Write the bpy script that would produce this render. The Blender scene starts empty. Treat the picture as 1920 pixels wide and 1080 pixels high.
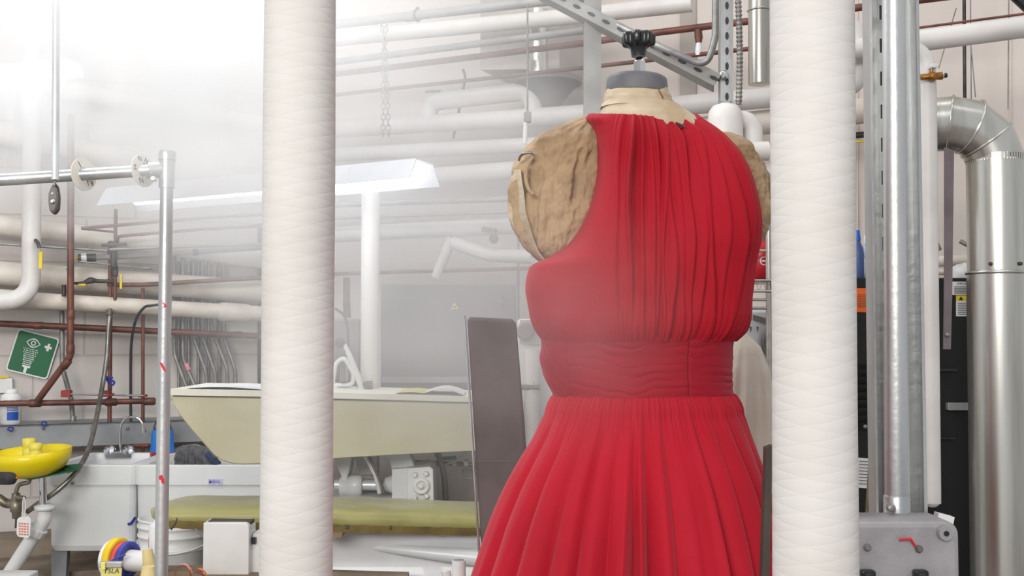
import bpy, math, random
import numpy as np
from mathutils import Vector, Matrix, noise

random.seed(7)
scene = bpy.context.scene
COL = scene.collection
F = 2000.0                      # focal length in pixels of the 1920 px wide frame
CZ = 1.30                       # eye height
PIT = math.radians(2.4)
FW = Vector((0, math.cos(PIT), math.sin(PIT)))
UP = Vector((0, -math.sin(PIT), math.cos(PIT)))
EX, EY, EZ = Vector((1, 0, 0)), Vector((0, 1, 0)), Vector((0, 0, 1))

def P(x, y, Y):
    d = FW * F + EX * (x - 960) + UP * (540 - y)
    return Vector((0, 0, CZ)) + d * (Y / d.y)
def YA(x): return 27000.0 / (6000 - x)      # block wall on one side
def YB(x): return 18990.0 / (x + 3300)      # plastered wall on the other
def A(x, y, d=.10): return P(x, y, YA(x) - d)
def B(x, y, d=.10): return P(x, y, YB(x) - d)
def S(px, Y): return px * Y / F

# ------------------------------------------------------------------ materials
def lin(c):
    r = []
    for v in c[:3]:
        v = v / 255.0
        r.append(v / 12.92 if v <= .04045 else ((v + .055) / 1.055) ** 2.4)
    return (r[0], r[1], r[2], 1.0)

def mat(name, col, rough=.5, metal=0.0, var=None, vscale=6.0, vstretch=(1, 1, 1), vlo=.42, vhi=.62,
        bump=0.0, bscale=80.0, bstretch=(1, 1, 1), sheen=0.0, trans=0.0, spec=.5, alpha=None, coat=0.0, emit=None, estr=0.0):
    m = bpy.data.materials.new(name); m.use_nodes = True
    nt = m.node_tree; b = nt.nodes['Principled BSDF']
    b.inputs['Base Color'].default_value = lin(col)
    b.inputs['Roughness'].default_value = rough
    b.inputs['Metallic'].default_value = metal
    b.inputs['Specular IOR Level'].default_value = spec
    b.inputs['Sheen Weight'].default_value = sheen
    b.inputs['Transmission Weight'].default_value = trans
    b.inputs['Coat Weight'].default_value = coat
    if emit:
        b.inputs['Emission Color'].default_value = lin(emit); b.inputs['Emission Strength'].default_value = estr
    tc = nt.nodes.new('ShaderNodeTexCoord')
    if var is not None:
        mp = nt.nodes.new('ShaderNodeMapping'); mp.inputs['Scale'].default_value = vstretch
        n = nt.nodes.new('ShaderNodeTexNoise'); n.inputs['Scale'].default_value = vscale; n.inputs['Detail'].default_value = 5
        r = nt.nodes.new('ShaderNodeValToRGB')
        r.color_ramp.elements[0].position = vlo; r.color_ramp.elements[1].position = vhi
        r.color_ramp.elements[0].color = lin(col); r.color_ramp.elements[1].color = lin(var)
        nt.links.new(tc.outputs['Object'], mp.inputs[0]); nt.links.new(mp.outputs[0], n.inputs['Vector'])
        nt.links.new(n.outputs['Fac'], r.inputs[0]); nt.links.new(r.outputs[0], b.inputs['Base Color'])
    if bump:
        mp = nt.nodes.new('ShaderNodeMapping'); mp.inputs['Scale'].default_value = bstretch
        n = nt.nodes.new('ShaderNodeTexNoise'); n.inputs['Scale'].default_value = bscale; n.inputs['Detail'].default_value = 4
        bp = nt.nodes.new('ShaderNodeBump'); bp.inputs['Strength'].default_value = bump; bp.inputs['Distance'].default_value = .01
        nt.links.new(tc.outputs['Object'], mp.inputs[0]); nt.links.new(mp.outputs[0], n.inputs['Vector'])
        nt.links.new(n.outputs['Fac'], bp.inputs['Height']); nt.links.new(bp.outputs[0], b.inputs['Normal'])
    return m

M = {}
M['lagging'] = mat('lagging_paint', (226, 217, 206), .55, var=(208, 197, 184), vscale=9, bump=.15, bscale=40)
M['white_pipe'] = mat('white_pvc_jacket', (222, 218, 214), .45, var=(208, 203, 198), vscale=5, bump=.05, bscale=30)
M['copper'] = mat('aged_copper', (122, 78, 66), .5, .3, var=(94, 62, 54), vscale=14)
M['conduit'] = mat('galvanised_conduit', (150, 149, 146), .42, .55, var=(122, 121, 120), vscale=18)
M['grey_paint_pipe'] = mat('grey_painted_pipe', (150, 148, 144), .5, .1, var=(132, 130, 127), vscale=10)
M['galv'] = mat('galvanised_steel', (206, 207, 206), .36, .72, var=(176, 178, 179), vscale=10, vstretch=(1, 1, .15), bump=.08, bscale=60)
M['duct'] = mat('galvanised_duct', (212, 210, 203), .27, .88, var=(176, 173, 164), vscale=9, vstretch=(1.5, 1.5, .08), bump=.05, bscale=12, bstretch=(1, 1, .2))
M['chrome'] = mat('chrome', (225, 225, 228), .12, 1.0, var=(205, 206, 210), vscale=8)
M['dark_metal'] = mat('dark_iron', (62, 58, 56), .5, .4, var=(84, 76, 72), vscale=25)
M['black_plastic'] = mat('black_plastic', (22, 22, 24), .35, var=(32, 32, 34), vscale=30, coat=.2)
M['rubber'] = mat('black_rubber', (38, 38, 40), .6, var=(52, 52, 54), vscale=40)
M['brass'] = mat('brass', (176, 124, 58), .35, .8, var=(140, 96, 44), vscale=20)
M['old_brass'] = mat('tarnished_brass', (150, 140, 124), .4, .6, var=(112, 104, 92), vscale=25)
M['steel'] = mat('flexible_steel', (148, 144, 138), .35, .7, var=(118, 114, 110), vscale=20)
M['white_enamel'] = mat('white_enamel', (228, 229, 230), .35, var=(214, 215, 216), vscale=4, coat=.2)
M['white_plastic'] = mat('white_plastic', (232, 232, 230), .4, var=(220, 220, 217), vscale=6)
M['tub'] = mat('tub_plastic', (226, 227, 226), .38, var=(214, 215, 214), vscale=3)
M['tub_rim'] = mat('tub_rim', (232, 226, 216), .5, var=(196, 184, 170), vscale=14, vlo=.55, vhi=.75)
M['cream'] = mat('cream_paint', (208, 204, 178), .5, var=(194, 189, 160), vscale=3, bump=.05, bscale=150)
M['cream_top'] = mat('pale_cream_pad', (240, 238, 226), .7, var=(228, 225, 210), vscale=5)
M['olive'] = mat('olive_satin', (164, 159, 98), .45, var=(148, 142, 82), vscale=7, vstretch=(1, 3, 1), sheen=.3, bump=.12, bscale=9, bstretch=(.4, 2, 1))
M['olive_edge'] = mat('olive_hem', (122, 105, 52), .6, var=(96, 80, 40), vscale=12)
M['yellow'] = mat('safety_yellow_plastic', (240, 216, 8), .35, var=(228, 200, 6), vscale=5, coat=.2)
M['pale_yellow'] = mat('pale_yellow_plastic', (232, 218, 92), .45, var=(222, 206, 80), vscale=20)
M['green'] = mat('safety_green', (0, 104, 62), .45, var=(0, 96, 56), vscale=4)
M['green_plate'] = mat('dark_green_plate', (20, 92, 60), .45, var=(16, 80, 52), vscale=9)
M['sign_white'] = mat('sign_white', (238, 240, 238), .45, var=(228, 230, 228), vscale=8)
M['grey_panel'] = mat('grey_metal_panel', (146, 148, 149), .5, .1, var=(132, 134, 136), vscale=12, bump=.05, bscale=200)
M['slab'] = mat('dark_grey_cover', (108, 99, 98), .75, var=(90, 82, 80), vscale=5, bump=.1, bscale=300)
M['cabinet'] = mat('dark_grey_cabinet', (104, 101, 102), .55, var=(92, 89, 90), vscale=3)
M['black_machine'] = mat('black_machine_paint', (8, 7, 7), .6, var=(13, 12, 12), vscale=8)
M['louvre'] = mat('louvre_grey', (58, 56, 56), .5, .2, var=(48, 46, 46), vscale=12)
M['box_grey'] = mat('cast_box_grey', (172, 169, 171), .42, .2, var=(158, 155, 157), vscale=14, bump=.08, bscale=160)
M['beige_wood'] = mat('worn_wood', (140, 118, 92), .65, var=(112, 92, 70), vscale=7, vstretch=(1, 6, 6))
M['brown_ledge'] = mat('brown_ledge', (148, 134, 118), .7, var=(124, 110, 95), vscale=8)
M['red_tape'] = mat('red_tape', (220, 40, 62), .5, var=(204, 30, 52), vscale=30)
M['red_clamp'] = mat('red_clamp', (150, 52, 44), .5, var=(126, 42, 36), vscale=30)
M['blue'] = mat('blue_plastic', (38, 48, 150), .45, var=(30, 40, 132), vscale=30)
M['label_blue'] = mat('label_blue', (44, 92, 190), .5, var=(36, 80, 176), vscale=20)
M['ink'] = mat('black_ink', (30, 30, 34), .6, var=(40, 40, 44), vscale=60)
M['red_ink'] = mat('red_ink', (222, 120, 100), .6, var=(230, 136, 118), vscale=60)
M['paper'] = mat('paper', (238, 238, 236), .7, var=(228, 228, 226), vscale=10)
M['note'] = mat('yellow_note', (226, 214, 136), .7, var=(216, 204, 124), vscale=14)
M['manila'] = mat('manila_paper', (222, 204, 148), .7, var=(210, 190, 132), vscale=10)
M['orange'] = mat('orange_label', (248, 112, 40), .6, var=(238, 102, 34), vscale=10)
M['warn'] = mat('warning_yellow', (236, 208, 40), .6, var=(226, 198, 34), vscale=12)
M['purple_label'] = mat('lilac_sticker', (196, 192, 220), .5, var=(170, 166, 206), vscale=60)
M['spool_yellow'] = mat('ribbon_yellow', (238, 204, 40), .55, var=(226, 190, 30), vscale=30)
M['spool_red'] = mat('ribbon_coral', (220, 84, 80), .55, var=(206, 72, 70), vscale=30)
M['spool_blue'] = mat('ribbon_blue', (66, 76, 168), .55, var=(54, 64, 150), vscale=30)
M['pink'] = mat('ribbon_pink', (238, 150, 160), .55, var=(228, 138, 148), vscale=30)
M['lime'] = mat('ribbon_lime', (230, 226, 110), .55, var=(220, 214, 96), vscale=30)
M['orange_ribbon'] = mat('ribbon_orange', (236, 140, 66), .55, var=(224, 126, 56), vscale=30)
M['rag'] = mat('charcoal_rag', (84, 84, 88), .95, var=(60, 60, 64), vscale=50, sheen=.4)
M['rag_blue'] = mat('navy_rag', (48, 64, 92), .95, var=(36, 50, 76), vscale=50)
M['liquid'] = mat('orange_red_liquid', (226, 74, 40), .1, var=(214, 60, 30), vscale=6, trans=.4)
M['bottle_blue'] = mat('bottle_blue', (40, 120, 206), .35, var=(30, 104, 190), vscale=8)
M['clear'] = mat('clear_plastic', (236, 238, 238), .12, trans=.92)
M['red_jug'] = mat('red_jug', (196, 26, 44), .35, var=(180, 20, 38), vscale=8)
M['dark_blue'] = mat('bottle_slate_blue', (72, 92, 150), .4, var=(60, 80, 136), vscale=8)
M['light_blue'] = mat('bottle_pale_blue', (176, 206, 230), .4, var=(150, 186, 218), vscale=14)
M['cap_blue'] = mat('cap_blue', (24, 92, 210), .35, var=(20, 80, 196), vscale=10)
M['linen'] = mat('draped_linen', (214, 204, 190), .9, var=(200, 188, 172), vscale=6, bump=.1, bscale=60, sheen=.2)
M['wire'] = mat('wire_shelf_chrome', (196, 190, 182), .3, .7, var=(170, 164, 156), vscale=20)
M['muslin'] = mat('aged_muslin', (170, 143, 110), .9, var=(108, 82, 60), vscale=11, vlo=.44, vhi=.80, bump=.6, bscale=42, bstretch=(1.8, 1.8, .6), sheen=.15)
M['muslin_pale'] = mat('pale_muslin', (198, 182, 158), .9, var=(172, 150, 122), vscale=10, bump=.35, bscale=40, bstretch=(1, 1, 2), sheen=.15)
M['cap_grey'] = mat('grey_neck_cap', (104, 103, 106), .55, var=(94, 93, 96), vscale=20, bump=.05, bscale=200)
M['disc'] = mat('size_disc_plastic', (232, 228, 220), .45, var=(224, 219, 210), vscale=10)
M['alu_rod'] = mat('pale_aluminium', (222, 226, 226), .35, .3, var=(204, 208, 210), vscale=12)
M['fixture'] = mat('fixture_white', (226, 230, 236), .4, var=(216, 220, 228), vscale=6)
M['tube_glow'] = mat('fluorescent_glow', (255, 255, 255), .4, emit=(246, 250, 255), estr=9.0)
M['beige_duct'] = mat('beige_duct', (176, 166, 158), .55, var=(162, 152, 144), vscale=5)
M['fan_grey'] = mat('fan_grey', (118, 112, 110), .55, var=(100, 95, 94), vscale=8)
M['bag'] = mat('white_bag', (232, 228, 228), .6, var=(200, 192, 196), vscale=22)
M['handle_black'] = mat('grip_foam', (44, 42, 44), .85, var=(60, 58, 60), vscale=60, bump=.3, bscale=140)
M['gauge'] = mat('hose_green', (60, 170, 130), .5, var=(50, 150, 116), vscale=20)
M['rust'] = mat('rusty_rod', (140, 92, 58), .7, var=(112, 72, 46), vscale=30)
M['strap_metal'] = mat('strap_metal', (132, 120, 122), .45, .5, var=(116, 104, 106), vscale=10)
M['dark_strip'] = mat('dark_edge_board', (74, 66, 58), .6, var=(60, 53, 46), vscale=8)

def red_fabric(c=(172, 14, 36), c2=(160, 11, 31), sh=.32):
    m = mat('red_crepe', c, .72, var=c2, vscale=4, sheen=sh)
    nt = m.node_tree; b = nt.nodes['Principled BSDF']
    b.inputs['Sheen Roughness'].default_value = .5
    b.inputs['Sheen Tint'].default_value = (1, .35, .4, 1)
    b.inputs['Specular IOR Level'].default_value = .2
    tc = nt.nodes.new('ShaderNodeTexCoord')
    n = nt.nodes.new('ShaderNodeTexNoise'); n.inputs['Scale'].default_value = 700; n.inputs['Detail'].default_value = 2
    bp = nt.nodes.new('ShaderNodeBump'); bp.inputs['Strength'].default_value = .12; bp.inputs['Distance'].default_value = .002
    nt.links.new(tc.outputs['Object'], n.inputs['Vector']); nt.links.new(n.outputs['Fac'], bp.inputs['Height'])
    nt.links.new(bp.outputs[0], b.inputs['Normal'])
    return m
M['red'] = red_fabric()  # skirt copy of the crepe, base and sheen raised for the light on it
M['red_band'] = red_fabric((150, 14, 34), (140, 12, 31), .25); M['red_bodice'] = red_fabric((164, 11, 31), (154, 9, 28), .14)
M['zip'] = mat('zip_dark_red', (96, 8, 22), .6, var=(80, 6, 18), vscale=40)

def block_wall():
    m = bpy.data.materials.new('painted_block'); m.use_nodes = True
    nt = m.node_tree; b = nt.nodes['Principled BSDF']; b.inputs['Roughness'].default_value = .6
    tc = nt.nodes.new('ShaderNodeTexCoord'); sep = nt.nodes.new('ShaderNodeSeparateXYZ'); cmb = nt.nodes.new('ShaderNodeCombineXYZ')
    nt.links.new(tc.outputs['Object'], sep.inputs[0]); nt.links.new(sep.outputs['X'], cmb.inputs['X']); nt.links.new(sep.outputs['Z'], cmb.inputs['Y'])
    br = nt.nodes.new('ShaderNodeTexBrick')
    br.inputs['Scale'].default_value = 1.0; br.inputs['Brick Width'].default_value = .40; br.inputs['Row Height'].default_value = .20
    br.inputs['Mortar Size'].default_value = .006; br.inputs['Mortar Smooth'].default_value = .6
    br.inputs['Color1'].default_value = lin((220, 212, 206)); br.inputs['Color2'].default_value = lin((214, 206, 200)); br.inputs['Mortar'].default_value = lin((204, 196, 189))
    nt.links.new(cmb.outputs[0], br.inputs['Vector'])
    n = nt.nodes.new('ShaderNodeTexNoise'); n.inputs['Scale'].default_value = 4; n.inputs['Detail'].default_value = 6
    nt.links.new(tc.outputs['Object'], n.inputs['Vector'])
    mx = nt.nodes.new('ShaderNodeMix'); mx.data_type = 'RGBA'; mx.blend_type = 'MULTIPLY'; mx.inputs['Factor'].default_value = .18
    nt.links.new(br.outputs['Color'], mx.inputs['A']); nt.links.new(n.outputs['Fac'], mx.inputs['B']); nt.links.new(mx.outputs['Result'], b.inputs['Base Color'])
    iv = nt.nodes.new('ShaderNodeMath'); iv.operation = 'SUBTRACT'; iv.inputs[0].default_value = 1; nt.links.new(br.outputs['Fac'], iv.inputs[1])
    bp = nt.nodes.new('ShaderNodeBump'); bp.inputs['Strength'].default_value = .5; bp.inputs['Distance'].default_value = .006
    nt.links.new(iv.outputs[0], bp.inputs['Height']); nt.links.new(bp.outputs[0], b.inputs['Normal'])
    return m
M['block'] = block_wall()
M['plaster'] = mat('plaster', (222, 211, 203), .7, var=(214, 203, 195), vscale=1.5, bump=.04, bscale=90)
M['concrete'] = mat('concrete_floor', (150, 144, 138), .7, var=(128, 122, 116), vscale=4)

# ------------------------------------------------------------------ mesh builder
def fillet(pts, rad, n=6):
    pts = [Vector(p) for p in pts]
    if rad <= 0 or len(pts) < 3: return pts
    out = [pts[0]]
    for i in range(1, len(pts) - 1):
        a, b, c = pts[i - 1], pts[i], pts[i + 1]
        u, v = (a - b), (c - b); lu, lv = u.length, v.length
        if lu < 1e-9 or lv < 1e-9: continue
        u /= lu; v /= lv
        ang = math.acos(max(-1, min(1, u.dot(v))))
        if ang > math.pi - .02: out.append(b); continue
        d = min(rad / math.tan(ang / 2), lu * .49, lv * .49)
        p0, p1 = b + u * d, b + v * d
        for k in range(n + 1):
            t = k / n
            out.append(p0 * (1 - t) ** 2 + b * 2 * t * (1 - t) + p1 * t * t)
    out.append(pts[-1]); return out

def spline(pts, n=8):
    pts = [Vector(p) for p in pts]; out = []
    q = [pts[0] * 2 - pts[1]] + pts + [pts[-1] * 2 - pts[-2]]
    for i in range(1, len(q) - 2):
        for k in range(n):
            t = k / n; a, b, c, d = q[i - 1], q[i], q[i + 1], q[i + 2]
            out.append(.5 * ((2 * b) + (c - a) * t + (2 * a - 5 * b + 4 * c - d) * t * t + (3 * b - a - 3 * c + d) * t ** 3))
    out.append(pts[-1]); return out

class MB:
    def __init__(s): s.v = []; s.f = []; s.sm = []; s.mi = []; s.cur = 0
    def add(s, vs, fs, smooth=True):
        o = len(s.v); s.v += [Vector(v) for v in vs]
        for f in fs: s.f.append([o + i for i in f]); s.sm.append(smooth); s.mi.append(s.cur)
        return s
    def tube(s, pts, r, n=14, caps=True, closed=False, smooth=True):
        pts = [Vector(p) for p in pts]
        rs = r if isinstance(r, (list, tuple)) else [r] * len(pts)
        m = len(pts); vs = []
        nrm = None
        for i in range(m):
            if closed: t = pts[(i + 1) % m] - pts[i - 1]
            else: t = pts[min(i + 1, m - 1)] - pts[max(i - 1, 0)]
            if t.length < 1e-9: t = Vector((0, 0, 1))
            t.normalize()
            if nrm is None:
                h = Vector((0, 0, 1)) if abs(t.z) < .9 else Vector((1, 0, 0))
                nrm = t.cross(h).normalized()
            nrm = (nrm - t * nrm.dot(t)).normalized()
            bn = t.cross(nrm)
            for k in range(n):
                a = 2 * math.pi * k / n
                vs.append(pts[i] + (nrm * math.cos(a) + bn * math.sin(a)) * rs[i])
        fs = []
        rng = m if closed else m - 1
        for i in range(rng):
            j = (i + 1) % m
            for k in range(n):
                l = (k + 1) % n
                fs.append([i * n + k, i * n + l, j * n + l, j * n + k])
        s.add(vs, fs, smooth)
        if caps and not closed:
            s.add(vs[:n], [list(range(n))[::-1]], False); s.add(vs[-n:], [list(range(n))], False)
        return s
    def box(s, c, size, R=None, bev=0.0):
        c = Vector(c); x, y, z = [q / 2 for q in size]
        if bev <= 0:
            vs = [Vector((i * x, j * y, k * z)) for i in (-1, 1) for j in (-1, 1) for k in (-1, 1)]
            fs = [[0, 1, 3, 2], [4, 6, 7, 5], [0, 4, 5, 1], [2, 3, 7, 6], [0, 2, 6, 4], [1, 5, 7, 3]]
            vs = [c + (R @ v if R else v) for v in vs]
            return s.add(vs, fs, False)
        b = min(bev, x * .95, y * .95, z * .95); poly = []
        for (cx, cz, a0) in ((x - b, z - b, 0), (-x + b, z - b, 90), (-x + b, -z + b, 180), (x - b, -z + b, 270)):
            for k in range(5):
                a = math.radians(a0 + k * 22.5); poly.append((cx + b * math.cos(a), cz + b * math.sin(a)))
        rings = []
        b2 = min(b, y) * .5
        for (yy, ins) in ((-y, b2), (-y + b2 * .3, b2 * .3), (-y + b2, 0), (y - b2, 0), (y - b2 * .3, b2 * .3), (y, b2)):
            fx = (x - ins) / x; fz = (z - ins) / z
            rings.append([Vector((px * fx, yy, pz * fz)) for px, pz in poly])
        return s.loft([[c + (R @ v if R else v) for v in r] for r in rings], smooth=True)
    def loft(s, rings, caps=True, smooth=True, closed=True):
        n = len(rings[0]); vs = [v for r in rings for v in r]; fs = []
        for i in range(len(rings) - 1):
            for k in range(n if closed else n - 1):
                l = (k + 1) % n
                fs.append([i * n + k, i * n + l, (i + 1) * n + l, (i + 1) * n + k])
        s.add(vs, fs, smooth)
        if caps:
            s.add(rings[0], [list(range(n))[::-1]], False); s.add(rings[-1], [list(range(n))], False)
        return s
    def lathe(s, prof, c, axis=EZ, n=32, caps=True, smooth=True):
        """prof: list of (radius, height along axis)"""
        c = Vector(c); ax = Vector(axis).normalized()
        h = EX if abs(ax.x) < .9 else EY
        u = (h - ax * h.dot(ax)).normalized(); w = ax.cross(u)
        rings = [[c + ax * z + (u * math.cos(2 * math.pi * k / n) + w * math.sin(2 * math.pi * k / n)) * max(r, 1e-5) for k in range(n)] for r, z in prof]
        return s.loft(rings, caps, smooth)
    def prism(s, poly, off, bev=0.0):
        """poly: world points in order; off: extrusion vector"""
        poly = [Vector(p) for p in poly]; off = Vector(off)
        if bev > 0:
            c = sum(poly, Vector()) / len(poly); L = off.length; d = off / L
            rings = []
            for t, ins in ((0, bev), (bev * .3, bev * .3), (bev, 0), (L - bev, 0), (L - bev * .3, bev * .3), (L, bev)):
                rings.append([p + d * t + (c - p).normalized() * ins for p in poly])
            return s.loft(rings, True, False)
        return s.loft([poly, [p + off for p in poly]], True, False)
    def ball(s, c, r, n=16, sc=(1, 1, 1)):
        prof = [(math.sin(math.pi * i / n) * 1, -math.cos(math.pi * i / n)) for i in range(n + 1)]
        c = Vector(c)
        rings = [[c + Vector((max(rr, 1e-4) * math.cos(2 * math.pi * k / (2 * n)) * r * sc[0], max(rr, 1e-4) * math.sin(2 * math.pi * k / (2 * n)) * r * sc[1], z * r * sc[2])) for k in range(2 * n)] for rr, z in prof]
        return s.loft(rings, False, True)
    def torus(s, c, axis, R, r, n=24, m=8):
        c = Vector(c); ax = Vector(axis).normalized(); h = EX if abs(ax.x) < .9 else EY
        u = (h - ax * h.dot(ax)).normalized(); w = ax.cross(u)
        return s.tube([c + (u * math.cos(2 * math.pi * k / n) + w * math.sin(2 * math.pi * k / n)) * R for k in range(n)], r, m, closed=True)
    def flat(s, polys, fn):
        """2-D polygons laid on a surface by fn(x, y)"""
        for p in polys: s.add([fn(*q) for q in p], [list(range(len(p)))], False)
        return s
    def build(s, name, m, parent=None, m2=None):
        if parent is not None: o0 = wloc(parent)
        else:
            lo = Vector((min(v.x for v in s.v), min(v.y for v in s.v), min(v.z for v in s.v)))
            hi = Vector((max(v.x for v in s.v), max(v.y for v in s.v), max(v.z for v in s.v)))
            o0 = Vector(((lo.x + hi.x) / 2, (lo.y + hi.y) / 2, lo.z))
        me = bpy.data.meshes.new(name)
        me.from_pydata([v - o0 for v in s.v], [], s.f)
        me.polygons.foreach_set('use_smooth', s.sm)
        me.materials.append(M[m] if isinstance(m, str) else m)
        if m2: me.materials.append(M[m2]); me.polygons.foreach_set('material_index', s.mi)
        me.validate(); me.update()
        o = bpy.data.objects.new(name, me); COL.objects.link(o)
        if parent is not None: o.parent = parent
        else: o.location = o0
        return o

def wloc(o):
    l = Vector(o.location)
    while o.parent is not None: o = o.parent; l += Vector(o.location)
    return l
def tag(o, label, cat=None, group=None, kind=None):
    o['label'] = label
    if cat: o['category'] = cat
    if group: o['group'] = group
    if kind: o['kind'] = kind
    return o
def thing(name, label, cat, loc, group=None):
    o = bpy.data.objects.new(name, None); COL.objects.link(o)
    o.location = loc; o.empty_display_size = .05
    return tag(o, label, cat, group)
def struct(o, label=None):
    o['kind'] = 'structure'
    if label: o['label'] = label
    return o

def text2d(body, size, shear=0.0):
    cu = bpy.data.curves.new('lettering', 'FONT'); cu.body = body; cu.size = size; cu.align_x = 'CENTER'; cu.align_y = 'CENTER'; cu.shear = shear
    cu.resolution_u = 3
    o = bpy.data.objects.new('lettering', cu); COL.objects.link(o)
    dg = bpy.context.evaluated_depsgraph_get(); dg.update()
    me = bpy.data.meshes.new_from_object(o.evaluated_get(dg))
    polys = [[(me.vertices[i].co.x, me.vertices[i].co.y) for i in p.vertices] for p in me.polygons]
    bpy.data.objects.remove(o); bpy.data.curves.remove(cu); bpy.data.meshes.remove(me)
    return polys
def quad(x0, y0, x1, y1): return [(x0, y0), (x1, y0), (x1, y1), (x0, y1)]
def circ(x, y, r, n=20, ry=None): return [(x + r * math.cos(2 * math.pi * k / n), y + (ry or r) * math.sin(2 * math.pi * k / n)) for k in range(n)]
def ring2d(x, y, r0, r1, n=24):
    out = []
    for k in range(n):
        a, b = 2 * math.pi * k / n, 2 * math.pi * (k + 1) / n
        out.append([(x + r0 * math.cos(a), y + r0 * math.sin(a)), (x + r1 * math.cos(a), y + r1 * math.sin(a)), (x + r1 * math.cos(b), y + r1 * math.sin(b)), (x + r0 * math.cos(b), y + r0 * math.sin(b))])
    return out
def rounded(w, h, r, n=5):
    out = []
    for cx, cy, a0 in ((w / 2 - r, h / 2 - r, 0), (-w / 2 + r, h / 2 - r, 90), (-w / 2 + r, -h / 2 + r, 180), (w / 2 - r, -h / 2 + r, 270)):
        for k in range(n + 1):
            a = math.radians(a0 + 90 * k / n); out.append((cx + r * math.cos(a), cy + r * math.sin(a)))
    return out
# ------------------------------------------------------------------ camera and room
cam = bpy.data.cameras.new('camera'); cam.lens = 36 * F / 1920; cam.sensor_width = 36; cam.clip_start = .02
cam_o = bpy.data.objects.new('camera', cam); COL.objects.link(cam_o)
cam_o.location = (0, 0, CZ); cam_o.rotation_euler = (math.pi / 2 + PIT, 0, 0)
scene.camera = cam_o

def gx(x, Y): return (x - 960) / F * Y
ca, cb = 540, 540
WA0 = Vector((gx(-500, YA(-500)), YA(-500), 0)); WC = Vector((gx(540, YA(540)), YA(540), 0)); WB1 = Vector((gx(2500, YB(2500)), YB(2500), 0))
def wall(name, a, b, m, h=3.9, t=.15):
    d = (b - a); L = d.length; d.normalize(); nrm = Vector((-d.y, d.x, 0))
    mb = MB(); mb.box(((0, t / 2, h / 2)), (L, t, h))
    o = mb.build(name, m); o.location = (a + b) / 2 + nrm * (t / 2); o.rotation_euler = (0, 0, math.atan2(d.y, d.x))
    for v in o.data.vertices: pass
    return struct(o)
wall('wall_left', WA0, WC, 'block'); wall('wall_back', WC, WB1, 'plaster')
mb = MB(); mb.box((0, 2.0, -.05), (9, 8, .1)); struct(mb.build('floor', 'concrete'))
# fine vertical joints between the plaster boards of the back wall
dB = (WB1 - WC).normalized(); nB = Vector((dB.y, -dB.x, 0))
for i, (x0, x1) in enumerate(((1276, 1306), (1894, 1896), (1608, 1609.5))):
    mb = MB(); mb.prism([B(x0, 620, .004), B(x1, 620, .004), B(x1, -200, .004), B(x0, -200, .004)], nB * .01)
    struct(mb.build('trim_%d' % (i + 1), 'plaster' if i else 'beige_duct'))

# ------------------------------------------------------------------ lights
w = bpy.data.worlds.new('world'); scene.world = w; w.use_nodes = True
bg = w.node_tree.nodes['Background']; bg.inputs[0].default_value = (.93, .96, 1, 1); bg.inputs[1].default_value = .74
def area(name, loc, rot, sx, sy, e, col=(1, .97, .93)):
    l = bpy.data.lights.new(name, 'AREA'); l.shape = 'RECTANGLE'; l.size = sx; l.size_y = sy; l.energy = e; l.color = col
    o = bpy.data.objects.new(name, l); COL.objects.link(o); o.location = loc; o.rotation_euler = rot; return o
R_ = math.radians
area('ceiling_lamp_over_plume', (-.95, 2.55, 3.0), (R_(8), 0, 0), 1.3, .7, 36, (.96, .98, 1))
area('front_fill', (-1.4, -2.6, 2.7), (R_(68), R_(0), R_(-6)), 3.0, 1.2, 250)  # added fill from behind the camera, brightens the fronts of things
area('ceiling_lamp_mid', (1.0, 1.6, 3.7), (0, R_(4), 0), 2.4, .5, 14)
area('ceiling_lamp_rear', (.3, 3.2, 3.8), (R_(-8), 0, R_(-20)), 2.8, .4, 9)

# ------------------------------------------------------------------ pipe runs
def pipe(name, m, pts, w, label, cat='pipe', fil=0.05, Yr=None, group=None, n=16, extra=None, caps=True):
    Yr = Yr or sum(p.y for p in pts) / len(pts)
    r = S(w, Yr) / 2
    mb = MB(); mb.tube(fillet(pts, fil), r, n, caps)
    if extra is None:
        o = mb.build(name, m); tag(o, label, cat, group); return o
    t = thing(name, label, cat, pts[0], group); mb.build('run', m, t); extra(t, r); return t
def collars(pts, m, rr, L=.03, name='coupling'):
    def f(t, r):
        for a, d in pts:
            a = Vector(a); d = Vector(d).normalized()
            mb = MB(); mb.tube([a - d * L, a - d * L * .8, a + d * L * .8, a + d * L], [r * 1.02, r * rr, r * rr, r * 1.02], 16); mb.build(name, m, t)
    return f

dA = (WC - WA0).normalized()
# lagged pipes on the block wall
pipe('insulated_pipe', 'lagging', [A(-120, 408, .12), A(250, 452, .12), A(520, 490, .12)], 36, 'cream lagged pipe on the block wall just above the thin grey conduits', fil=.5)
pipe('insulated_pipe', 'lagging', [A(-120, 504, .12), A(520, 549, .12)], 44, 'thick cream lagged pipe passing just behind the black lever valve', fil=0)
pipe('insulated_pipe', 'lagging', [A(-120, 553, .2), A(520, 590, .2)], 30, 'lowest cream lagged pipe, running just above the long copper pipe and green sign', fil=0,
     extra=collars([(A(0, 561, .2), A(100, 568, .2) - A(0, 561, .2)), (A(440, 586, .2), A(490, 589, .2) - A(440, 586, .2))], 'lagging', 1.22, .07, 'joint_sleeve'))
pipe('insulated_pipe', 'white_pipe', [A(62, 20, .32), A(58, 562, .32), A(-90, 570, .32)], 34, 'white jacketed riser with a bottom elbow, crossing in front of the wall pipes', fil=.10)
pipe('insulated_pipe', 'lagging', [A(-120, 225, .12), A(60, 262, .12), A(330, 318, .12), A(520, 352, .12)], 40, 'cream lagged pipe half lost in steam behind the clothes rail', fil=.3)
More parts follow.
